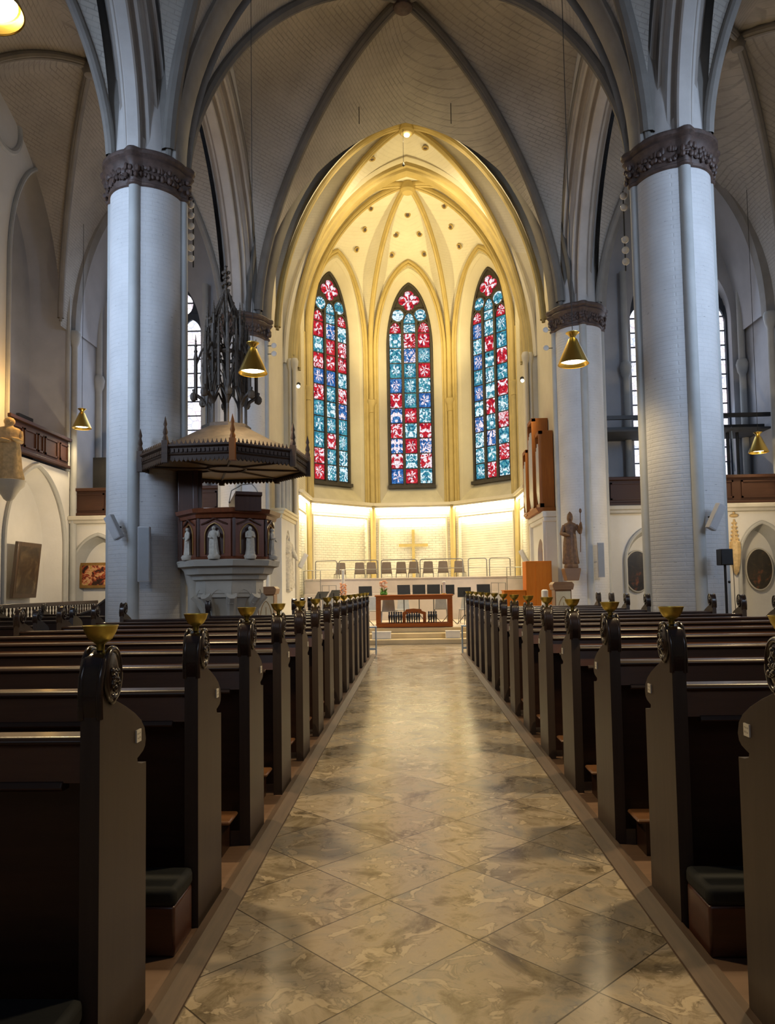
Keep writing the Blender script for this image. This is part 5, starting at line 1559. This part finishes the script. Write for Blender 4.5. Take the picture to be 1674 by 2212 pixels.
for k in range(8):
    a = ROT+2*pi*k/8+2*pi/16+pi/8; 
    nn = Vector((cos(a), sin(a), 0)); e = Vector((-sin(a), cos(a), 0)); ap = 0.83*cos(pi/8)
    def Lp(u, v, w): return nn*(ap+w)+e*u+Vector((0, 0, v))
    if nn.dot(Vector((-PX*0+0.25, -1, 0)).normalized()) < -0.35: continue
    mb = MB(); hole = outline(0.17, 2.18, 2.52, 0.22, 8)
    mb.holed([(-0.30, 2.15), (0.30, 2.15), (0.30, 2.82), (-0.30, 2.82)], [hole], lambda u, v: Lp(u, v, 0.03))
    mb.loft([Lp(u, v, 0.03) for u, v in hole], [Lp(u, v, 0.005) for u, v in hole])
    pn = obj('niche_panel', mb, M_pulpit, pul, smooth=0)
    mb = MB(); mb.tube([Lp(u, v, 0.035) for u, v in outline(0.175, 2.2, 2.52, 0.225, 8)], 0.012, 6, False); obj('gilt_moulding', mb, M_goldframe, pn)
    mb = MB(); mb.face([Lp(u, v, 0.006) for u, v in hole]); obj('niche_back', mb, M_pulpitd, pn, smooth=0)
    mb = MB(); mb.tube([Lp(-0.3, 2.15, 0.03), Lp(-0.3, 2.83, 0.03)], 0.03, 6); mb.tube([Lp(-0.24, 2.72, 0.03), Lp(-0.12, 2.77, 0.05), Lp(0, 2.83, 0.05), Lp(0.12, 2.77, 0.05), Lp(0.24, 2.72, 0.03)], 0.018, 6); obj('carved_frame', mb, M_pulpitd, pn)
    mb = MB(); c0 = Lp(0, 2.19, 0.06); robed(mb, 0.50, c0, a, 20+k, ('fold', 'other', 'raise')[k % 3], wide=1.15); mb.lathe([(0.10, -0.09), (0.12, -0.04), (0.09, 0.0)], c0, 10)
    obj('figure', mb, M_figure, pn, smooth=60, label='pale carved stone figure standing in the niche')
# reading desk and microphone
dk = MB()
dn = Vector((0.45, -0.9, 0)).normalized(); de = Vector((0.9, 0.45, 0)).normalized(); dc = Vector((0.44, -0.58, -0.07))
def Ld(u, v, w): return dc+de*u+dn*w+Vector((0, 0, v))
dk.prism([(-0.30, 3.36), (0.26, 3.20), (0.26, 3.14), (0.10, 3.10), (0.02, 3.02), (-0.24, 3.02), (-0.24, 3.28), (-0.30, 3.30)], lambda u, v, w: dc-dn*u+de*w+Vector((0, 0, v)), -0.24, 0.24)
desk = obj('reading_desk', dk, M_pulpitd, pul, bevel=0.01)
mb = MB(); mb.tube([Ld(-0.25, 3.2, -0.2), Ld(-0.22, 3.42, -0.12), Ld(-0.05, 3.52, 0.0), Ld(0.12, 3.54, 0.02), Ld(0.18, 3.46, 0.05), Ld(0.22, 3.36, 0.1)], 0.010, 6); obj('microphone_arm', mb, M_steel, desk)
# back post up to the canopy
mb = MB(); mb.obox((-0.78, 0.12, 3.0), (0.22, 0.05, 0), (-0.03, 0.10, 0), (0, 0, 1.05)); mb.obox((-0.66, 0.05, 3.0), (0.05, 0.01, 0), (-0.02, 0.05, 0), (0, 0, 1.03)); mb.obox((-0.93, 0.06, 3.0), (0.05, 0.01, 0), (-0.02, 0.05, 0), (0, 0, 1.03))
obj('back_post', mb, M_pulpitd, pul, bevel=0.015)
# stone pier carrying the left side
mb = MB(); mb.lathe([(0.16, 0), (0.13, 0.3), (0.13, 1.6), (0.2, 1.9), (0.34, 2.06)], (-0.62, -0.12, 0), 14); obj('stone_shaft', mb, M_stone, pul)

# canopy (sounding board) with its spire
CX_, CY_ = -3.47, 13.62
can = thing('pulpit_canopy', 'dark octagonal wooden canopy with tall openwork gothic spire above the pulpit', 'canopy', (CX_, CY_, 0))
CR = 1.52
CROT = ROT
def octc(r): return [(r*cos(CROT+2*pi*k/8+pi/8), r*sin(CROT+2*pi*k/8+pi/8)) for k in range(8)]
def cl(prof, name, m):
    mb = MB(); rows = []
    for r, z in prof:
        o = octc(r); o.append(o[0]); rows.append([(x, y, z) for x, y in o])
    mb.grid(rows); return obj(name, mb, m, can, smooth=25)
cl([(CR-0.03, 3.80), (CR, 3.80), (CR, 3.84), (CR+0.03, 3.86), (CR+0.0, 3.88), (CR, 3.97), (CR+0.05, 4.0), (CR+0.05, 4.03), (CR-0.02, 4.05)], 'rim', M_canopy)
cl([(CR-0.02, 4.05), (1.0, 4.28), (0.55, 4.52), (0.42, 4.58), (0.0, 4.58)], 'roof', M_spire)
mb = MB(); o = octc(CR-0.03); mb.face([(x, y, 3.83) for x, y in o]); sf = obj('soffit', mb, M_canpanel, can, smooth=0, label='golden brown panelled underside')
mb = MB()
for k in range(8):
    x, y = o[k]; mb.tube([(0.32*x/CR, 0.32*y/CR, 3.825), (0.7*x, 0.7*y, 3.82), (x, y, 3.825)], 0.022, 6)
mb.tube([(0.36*cos(k*pi/12), 0.36*sin(k*pi/12), 3.82) for k in range(25)], 0.022, 6, False)
obj('soffit_rib', mb, M_canopy, sf)
oo = octc(CR); mbA = MB(); mbB = MB()
for k in range(8):
    a, b = Vector((*oo[k], 0)), Vector((*oo[(k+1) % 8], 0)); L_ = (b-a).length; e = (b-a)/L_; nn = Vector((e.y, -e.x, 0))
    nt_ = 15
    for q in range(nt_):
        c0 = a+e*(L_*(q+0.5)/nt_)
        mbA.prism([(-0.035, 0.0), (0.035, 0.0), (0.035, -0.03), (0.0, -0.07), (-0.035, -0.03)], lambda u, v, w: c0+e*u+nn*w+Vector((0, 0, 3.80+v)), -0.02, 0.01)
        mbA.obox(c0+nn*0.012+Vector((0, 0, 3.925)), e*0.028, nn*0.012, Vector((0, 0, 0.03)))
        mbB.prism([(-0.03, 0.0), (0.03, 0.0), (0.012, 0.03), (0.0, 0.075), (-0.012, 0.03)], lambda u, v, w: c0+e*u+nn*w+Vector((0, 0, 4.04+v)), -0.01, 0.01)
obj('tooth_frieze', mbA, M_canopy, can, smooth=0); obj('cresting', mbB, M_canopy, can, smooth=0)
for k in range(8):
    x, y = octc(CR+0.02)[k]
    mb = MB(); mb.box(x-0.05, x+0.05, y-0.05, y+0.05, 3.72, 4.1); mb.lathe([(0.045, 4.1), (0.05, 4.14), (0.03, 4.2), (0.045, 4.24), (0.02, 4.34), (0.035, 4.38), (0.002, 4.52)], (x, y, 0), 8)
    obj('pinnacle', mb, M_canopy if k != 6 else M_organ, can)
# spire
sp = MB(); n8 = 8
def ring(r, k, off=0.0): a = CROT+2*pi*(k+off)/8+pi/8; return Vector((r*cos(a), r*sin(a), 0))
def Z(z): return Vector((0, 0, z))
def pinn(mb, p, z0, z1, r):
    mb.lathe([(r, z0), (r, z0+(z1-z0)*0.6), (r*1.5, z0+(z1-z0)*0.62), (r*0.9, z0+(z1-z0)*0.68), (0.004, z1)], p, 6)
    for q in range(3): mb.ball((p.x, p.y, z0+(z1-z0)*(0.74+0.08*q)), r*(1.1-0.25*q), 6, 4)
tier1 = MB()
tier1.lathe([(0.46, 4.56), (0.46, 4.62), (0.40, 4.64)], (0, 0, 0), 8, a0=CROT+pi/8)
for k in range(8):
    tier1.tube([ring(0.36, k)+Z(4.6), ring(0.36, k)+Z(5.1)], 0.03, 6)
    tier1.tube([ring(0.36, k)+Z(5.0), ring(0.44, k)+Z(5.12), ring(0.58, k)+Z(5.22), ring(0.60, k)+Z(5.30)], 0.035, 6)
    pts = [ring(0.36, k).lerp(ring(0.36, k+1), t_)+Z(z) for t_, z in ((0, 5.0), (.12, 5.14), (.3, 5.24), (.5, 5.34), (.7, 5.24), (.88, 5.14), (1, 5.0))]
    tier1.tube(pts, 0.022, 6)
obj('spire_base', tier1, M_spire, can)
t2 = MB()
for k in range(8):
    pinn(t2, ring(0.56, k), 5.1, 6.35, 0.035); pinn(t2, ring(0.42, k, .5), 5.3, 6.6, 0.03)
    t2.tube([ring(0.36, k)+Z(5.1), ring(0.36, k)+Z(6.5)], 0.035, 6)
    t2.tube([ring(0.56, k)+Z(5.75), ring(0.45, k)+Z(6.05), ring(0.33, k)+Z(6.2)], 0.022, 5)
    for zb, hh, rr in ((5.22, 0.75, 0.40), (6.05, 0.55, 0.34)):
        A, B = ring(rr, k), ring(rr, k+1); M_ = (A+B)/2*1.04
        t2.tube([A+Z(zb), M_+Z(zb+hh), B+Z(zb)], 0.022, 5)
        t2.tube([A.lerp(M_, .2)+Z(zb), A.lerp(M_, .6)+Z(zb+hh*.4), M_+Z(zb+hh*.55), B.lerp(M_, .6)+Z(zb+hh*.4), B.lerp(M_, .2)+Z(zb)], 0.016, 5)
        for q in range(1, 5):
            for X_ in (A, B): t2.ball(X_.lerp(M_, q/5)+Z(zb+hh*q/5+0.03), 0.026, 5, 4)
        t2.ball(M_+Z(zb+hh+0.04), 0.035, 6, 4)
    t2.tube([ring(0.36, k)+Z(5.98), ring(0.36, k+1)+Z(5.98)], 0.04, 5)
    t2.ball(ring(0.60, k)+Z(5.16), (0.07, 0.07, 0.09), 8, 5)
obj('spire_middle', t2, M_spire, can)
t3 = MB()
for k in range(8):
    t3.tube([ring(0.30, k)+Z(6.3), ring(0.24, k)+Z(6.75), ring(0.12, k)+Z(7.02), ring(0.03, k)+Z(7.25)], 0.028, 5)
    pinn(t3, ring(0.34, k), 6.3, 6.95, 0.026)
    for q in range(6):
        f_ = q/6; r_ = 0.28*(1-f_)+0.04
        t3.ball(ring(r_, k)+Z(6.55+0.7*f_), 0.03, 5, 4)
    A, B = ring(0.28, k), ring(0.28, k+1)
    t3.tube([A+Z(6.5), (A+B)/2+Z(6.85), B+Z(6.5)], 0.02, 5)
t3.tube([Z(7.1), Z(7.72)], [0.035, 0.012], 8)
for z, r in ((7.25, 0.07), (7.38, 0.09), (7.5, 0.06), (7.6, 0.075), (7.72, 0.03)):
    for k in range(4): t3.ball((r*0.7*cos(k*pi/2), r*0.7*sin(k*pi/2), z), r*0.5, 6, 4)
obj('spire_top', t3, M_spire, can)

# ------------------------------------------------------------------ speakers, spotlight bars, wall discs
def column_speaker(x, y, z0, h, w, d, rz, tilt, label, roll=0.0):
    t = thing('column_speaker', label, 'speaker', (x, y, z0), rz)
    t.rotation_euler = (tilt, roll, rz)
    mb = MB(); mb.box(-w/2, w/2, -d, 0, 0, h); obj('cabinet', mb, M_speaker, t, bevel=0.008)
    mb = MB(); mb.box(-w/2+0.012, w/2-0.012, -d-0.006, -d, 0.02, h-0.02); obj('grille', mb, M_grill if h > 0.8 else M_speaker, t, smooth=0)
    mb = MB(); mb.cyl((0, 0, h*0.5), (0, 0.14, h*0.5), 0.018, n=8); obj('bracket', mb, M_black, t)
column_speaker(-4.87, 13.22, 1.72, 1.0, 0.21, 0.12, 0.12, 0, 'tall grey column loudspeaker on the near left column, left of the pulpit')
column_speaker(-5.31, 13.22, 2.52, 0.46, 0.16, 0.12, -0.3, 0.1, 'small white tilted loudspeaker on the left edge of the near left column', -0.45)
column_speaker(5.24, 13.20, 2.49, 0.48, 0.16, 0.12, 0.3, 0.1, 'small white tilted loudspeaker on the near right column', 0.45)
column_speaker(5.42, 21.45, 1.74, 1.0, 0.18, 0.12, -0.1, 0, 'tall pale column loudspeaker on the far right column, right of the bishop statue')
column_speaker(-4.05, 26.0, 2.3, 0.55, 0.16, 0.1, 0.6, 0.0, 'small cream tilted loudspeaker on the left pier of the apse', 0.5)
column_speaker(4.05, 26.0, 2.3, 0.55, 0.16, 0.1, -0.6, 0.0, 'small cream tilted loudspeaker on the right pier of the apse', -0.5)

t = thing('speaker_stand', 'slim black pole stand under the black loudspeaker by the near right column', 'stand', (5.40, 12.95, 0))
mb = MB(); mb.cyl((0, 0, 0.2), (0, 0, 1.84), 0.022, n=10); obj('pole', mb, M_black, t)
for q in range(3):
    mb = MB(); a = q*2.094+0.3; mb.tube([(0, 0, 0.55), (0.22*cos(a), 0.22*sin(a), 0.01)], 0.012, 6); obj('leg', mb, M_black, t)
mb = MB(); mb.ball((0.05, -0.03, 1.55), 0.025, 7, 5); obj('knob', mb, M_black, t)
t = thing('stand_speaker', 'black box loudspeaker on a pole stand in front of the near right column', 'speaker', (5.40, 12.95, 1.84))
mb = MB(); mb.box(-0.105, 0.105, -0.1, 0.1, 0, 0.28); obj('cabinet', mb, M_black, t, bevel=0.012)
mb = MB(); mb.box(-0.09, 0.09, -0.106, -0.1, 0.015, 0.265); obj('grille', mb, M_black, t, smooth=0)
mb = MB(); mb.tube([(0.1, 0.02, 0.2), (0.16, 0.05, 0.1), (0.17, 0.05, -0.8), (0.17, 0.04, -1.83)], 0.006, 5); obj('cable', mb, M_cord, t)

def spot_bar(x, y, zs, label):
    t = thing('spotlight_bar', label, 'lamp', (x, y, 0))
    mb = MB(); mb.cyl((0.02, 0.05, zs[-1]-0.15), (0.02, 0.05, zs[0]+0.15), 0.015, n=8); obj('bar', mb, M_cord, t)
    for z in zs:
        mb = MB(); mb.ball((0, -0.05, z), (0.075, 0.06, 0.075), 14, 9); h_ = obj('lamp_head', mb, M_glassball, t)
        mb = MB(); mb.cyl((0, -0.02, z), (0.02, 0.05, z), 0.012, n=6); obj('arm', mb, M_cord, h_)
spot_bar(-4.52, 14.9, (9.62, 9.4, 9.17, 8.94, 8.7, 8.48), 'vertical bar of six round lamps at the right edge of the near left column')
spot_bar(4.46, 14.9, (9.5, 9.26, 8.58, 8.36, 8.12), 'vertical bar of five round lamps at the left edge of the near right column')
for s, nm in ((-1, 'left'), (1, 'right')):
    t = thing('round_wall_light', 'pair of small round fittings on a bracket by the %s end of the chancel arch' % nm, 'lamp', (s*4.28, 21.75, 0))
    for z in ((8.9, 8.65) if s < 0 else (9.15, 8.6)):
        mb = MB(); mb.tube([(0, 0, z), (-s*0.18, 0, z)], 0.012, 6); d = obj('bracket', mb, M_cord, t)
        mb = MB(); mb.ball((-s*0.2, -0.03, z), (0.085, 0.03, 0.085), 14, 8); obj('disc', mb, M_glassball, d)
    t = thing('chancel_spotlight', 'small bright spotlight high on the %s pier of the apse' % nm, 'lamp', (s*3.98, 25.85, 8.75))
    mb = MB(); mb.lathe([(0.06, 0), (0.075, 0.14), (0.03, 0.18)], n=12); obj('housing', mb, M_cord, t)
    mb = MB(); mb.ball((0, -0.05, 0.02), 0.06, 10, 7); obj('bulb', mb, M_lampglow, t)

# hanging cords under the vault
for x, y, z, L_, nm in ((-1.35, 20.9, 16.0, 0.8, 'left of the boss'), (1.35, 20.9, 16.0, 0.9, 'right of the boss')):
    t = thing('suspended_wire', 'dark cord dropping from a round hole in the nave vault, %s' % nm, 'cord', (x, y, z))
    mb = MB(); mb.ball((0, 0, 0), (0.10, 0.10, 0.05), 12, 6); obj('hole_cap', mb, M_hole, t)
    mb = MB(); mb.cyl((0, 0, -L_), (0, 0, 0), 0.012, n=6); obj('cord', mb, M_cord, t)
t = thing('hanging_plumb_weight', 'thin cord with a dark weight hanging from the chancel vault boss', 'cord', (-0.08, 24.3, 15.9))
mb = MB(); mb.cyl((0, 0, 0.1), (0, 0, 1.4), 0.008, n=6); obj('cord', mb, M_cord, t)
mb = MB(); mb.lathe([(0.001, -0.05), (0.05, 0), (0.02, 0.1)], n=10); obj('weight', mb, M_cord, t)

# ------------------------------------------------------------------ paintings
t = thing('dark_painting', 'tall dark framed painting leaning out from the arched niche of the left wall', 'painting', (XL-0.42, 20.55, 1.42)); t.rotation_euler = (0, 0.10, 0)
mb = MB(); mb.box(0, 0.10, -0.64, 0.64, 0, 1.58)
fr = obj('frame', mb, M_frame, t, bevel=0.015)
mb = MB(); mb.box(0.10, 0.104, -0.53, 0.53, 0.12, 1.46); obj('canvas', mb, M_pic1, t, smooth=0)
t = thing('group_painting', 'colourful gilt-framed group painting partly behind the near left column', 'painting', (-9.85, 23.02, 1.68))
mb = MB(); mb.box(-0.70, 0.70, -0.08, 0, 0, 0.80); obj('frame', mb, M_goldframe, t, bevel=0.012)
mb = MB(); mb.box(-0.61, 0.61, -0.086, -0.08, 0.09, 0.71); obj('canvas', mb, M_pic2, t, smooth=0)
for x, nm in ((6.95, 'half hidden by the near right column'), (10.66, 'cut off by the right edge')):
    t = thing('oval_painting', 'dark oval painting in a niche, %s' % nm, 'painting', (x, 23.12, 1.93))
    mb = MB(); ov = [(0.42*cos(k*pi/20), 0.66*sin(k*pi/20)) for k in range(40)]
    mb.prism(ov, lambda u, v, w: (u, w, v), -0.06, 0); obj('frame', mb, M_stone, t, bevel=0.015)
    mb = MB(); mb.prism([(u*0.91, v*0.93) for u, v in ov], lambda u, v, w: (u, w, v), -0.068, -0.06); obj('canvas', mb, M_pic3, t, smooth=0)

# gothic wall ornament beside the right niche
t = thing('gothic_finial', 'golden stone gothic pinnacle bracket on the right east wall, beside the oval painting', 'ornament', (9.75, 22.6, 0))
mb = MB(); mb.lathe([(0.004, 1.75), (0.09, 1.85), (0.13, 2.1), (0.17, 2.5), (0.16, 2.75), (0.10, 2.8), (0.05, 3.2), (0.03, 3.45)], n=8)
for q in range(5):
    for k in range(4): mb.ball((0.10*(1-q*.12)*cos(k*pi/2), 0.10*(1-q*.12)*sin(k*pi/2), 2.85+q*0.12), 0.035, 6, 4)
mb.ball((0, 0, 3.56), (0.13, 0.13, 0.06), 10, 6); mb.ball((0, 0, 3.64), 0.04, 8, 5)
obj('pinnacle', mb, M_goldstatue, t)
mb = MB(); mb.tube([(-0.05, 0, 2.1), (-0.14, 0, 2.45), (-0.32, 0, 2.75), (-0.42, 0, 2.95)], [0.09, 0.08, 0.06, 0.02], 8); obj('ogee_arm', mb, M_goldstatue, t)

# dark steel gallery beams in the right gallery
t = thing('steel_gallery_beam', 'black steel beams crossing the right gallery in front of its window', 'beam', (0, 0, 0))
for q, (y, z) in enumerate(((22.95, 6.72), (23.4, 6.45), (24.2, 6.6))):
    mb = MB(); mb.box(5.3, 11.15, y-0.05, y+0.05, z-0.06, z+0.06); obj('beam', mb, M_black, t, smooth=0)
mb = MB(); mb.box(5.3, 11.15, 22.95, 24.5, 6.28, 6.34); obj('deck', mb, M_dgrey, t, smooth=0)
for x in (6.2, 8.9, 9.3, 9.7, 10.1):
    mb = MB(); mb.cyl((x, 23.2, 5.0), (x-0.05, 23.2, 6.4), 0.02, n=8); obj('hanger', mb, M_blue, t)
for x in (10.05, 10.35):
    mb = MB(); mb.cyl((x, 23.5, 3.9), (x, 23.5, 6.3), 0.05, n=8); obj('post', mb, M_black, t)
# dark furniture on the left gallery
t = thing('gallery_cabinet', 'black cabinet standing on the left gallery beside the window', 'cabinet', (-10.05, 23.6, 3.9))
mb = MB(); mb.box(-0.25, 0.25, -0.3, 0.3, 0, 2.0); obj('body', mb, M_black, t, smooth=0)
mb = MB(); mb.box(-0.23, 0.23, -0.32, -0.3, 0.05, 1.95); obj('door', mb, M_black, t, smooth=0)
t = thing('gallery_chest', 'low black chest on the left gallery below the window', 'chest', (-8.95, 23.6, 3.9))
mb = MB(); mb.box(-0.75, 0.6, -0.3, 0.3, 0, 1.45); obj('body', mb, M_black, t, smooth=0)
mb = MB(); mb.box(-0.78, 0.63, -0.33, 0.33, 1.45, 1.52); obj('lid', mb, M_black, t, smooth=0)

# ------------------------------------------------------------------ left side-aisle seating and stairs
t = thing('wall_stall', 'long dark wooden stall with baluster back along the left aisle wall', 'bench', (-9.55, 17.2, 0))
mb = MB(); mb.box(-0.06, 0.02, -4.8, 4.8, 1.2, 1.3); obj('top_rail', mb, M_pewx, t, bevel=0.01)
mb = MB(); mb.box(-0.05, 0.0, -4.8, 4.8, 0, 0.95); obj('back_board', mb, M_pewx, t, smooth=0)
for k in range(60):
    mb = MB(); mb.lathe([(0.018, 0.95), (0.03, 1.02), (0.015, 1.08), (0.028, 1.14), (0.018, 1.2)], (-0.02, -4.7+k*0.16, 0), 7); obj('baluster', mb, M_pewx, t)
mb = MB(); mb.box(0.0, 0.42, -4.8, 4.8, 0.42, 0.46); obj('seat', mb, M_pewx, t, smooth=0)
for y in (-4.8, 0, 4.75): 
    mb = MB(); mb.box(0, 0.42, y, y+0.05, 0, 0.42); obj('support', mb, M_pewx, t, smooth=0)
SL = ['nearest', 'second', 'third', 'fourth', 'farthest']
for k, (y, x0, x1) in enumerate(((9.9, -8.6, -6.0), (11.5, -8.6, -6.0), (13.6, -8.9, -6.4), (15.7, -9.0, -6.4), (17.6, -9.0, -6.4))):
    t = thing('side_pew', 'short dark oak pew in the left side aisle, %s of five' % SL[k], 'pew', (x1, y, 0), 0, 'short pews in the left side aisle')
    w = x0-x1
    for xx in (0.0, w):
        e = put('end_panel', ME_END, t, (xx, 0, 0), 0, 0.008, scale=(1, 1, 0.95)); put('carved_medallion', MEDS[k % 4], e)
    mb = MB(); mb.box(w+0.04, -0.04, 0.03, 0.06, 0.5, 1.0); obj('backrest', mb, M_pewx, t, smooth=0)
    mb = MB(); mb.box(w+0.04, -0.04, 0.0, 0.08, 0.99, 1.03); obj('top_rail', mb, M_pewx, t, bevel=0.006)
    mb = MB(); mb.box(w+0.04, -0.04, 0.06, 0.44, 0.43, 0.46); obj('seat', mb, M_pewx, t, smooth=0)
    for q in range(2):
        c0 = thing('seat_cushion', 'grey seat cushion %s on the %s side-aisle pew' % (('nearer the wall', 'nearer the column')[q], SL[k]), 'cushion', (x1+w*(0.7-0.4*q), y+0.25, 0.46), 0, 'grey seat cushions')
        mb = MB(); mb.box(-0.3, 0.3, -0.17, 0.17, 0, 0.05); obj('pad', mb, M_gcush, c0, bevel=0.02)
        mb = MB(); mb.box(-0.302, 0.302, -0.172, 0.172, 0.022, 0.03); obj('piping', mb, M_dgrey, c0)
t = thing('wooden_staircase', 'dark wooden staircase side rising behind the near left column', 'staircase', (-7.6, 16.6, 0))
mb = MB(); mb.prism([(0, 0), (0, 1.02), (0.25, 1.1), (1.9, 2.3), (1.9, 0)], lambda u, v, w: (u, w, v), 0, 0.06); obj('side_panel', mb, M_pewx, t, smooth=0)
mb = MB(); mb.tube([(0, 0.03, 1.04), (0.25, 0.03, 1.12), (1.9, 0.03, 2.32)], 0.05, 8); obj('handrail', mb, M_pewz, t)
mb = MB()
for q in range(7): mb.box(0.2+q*0.24, 0.2+(q+1)*0.24, 0.06, 0.8, 0, 0.18*(q+1))
obj('steps', mb, M_pewx, t, smooth=0)
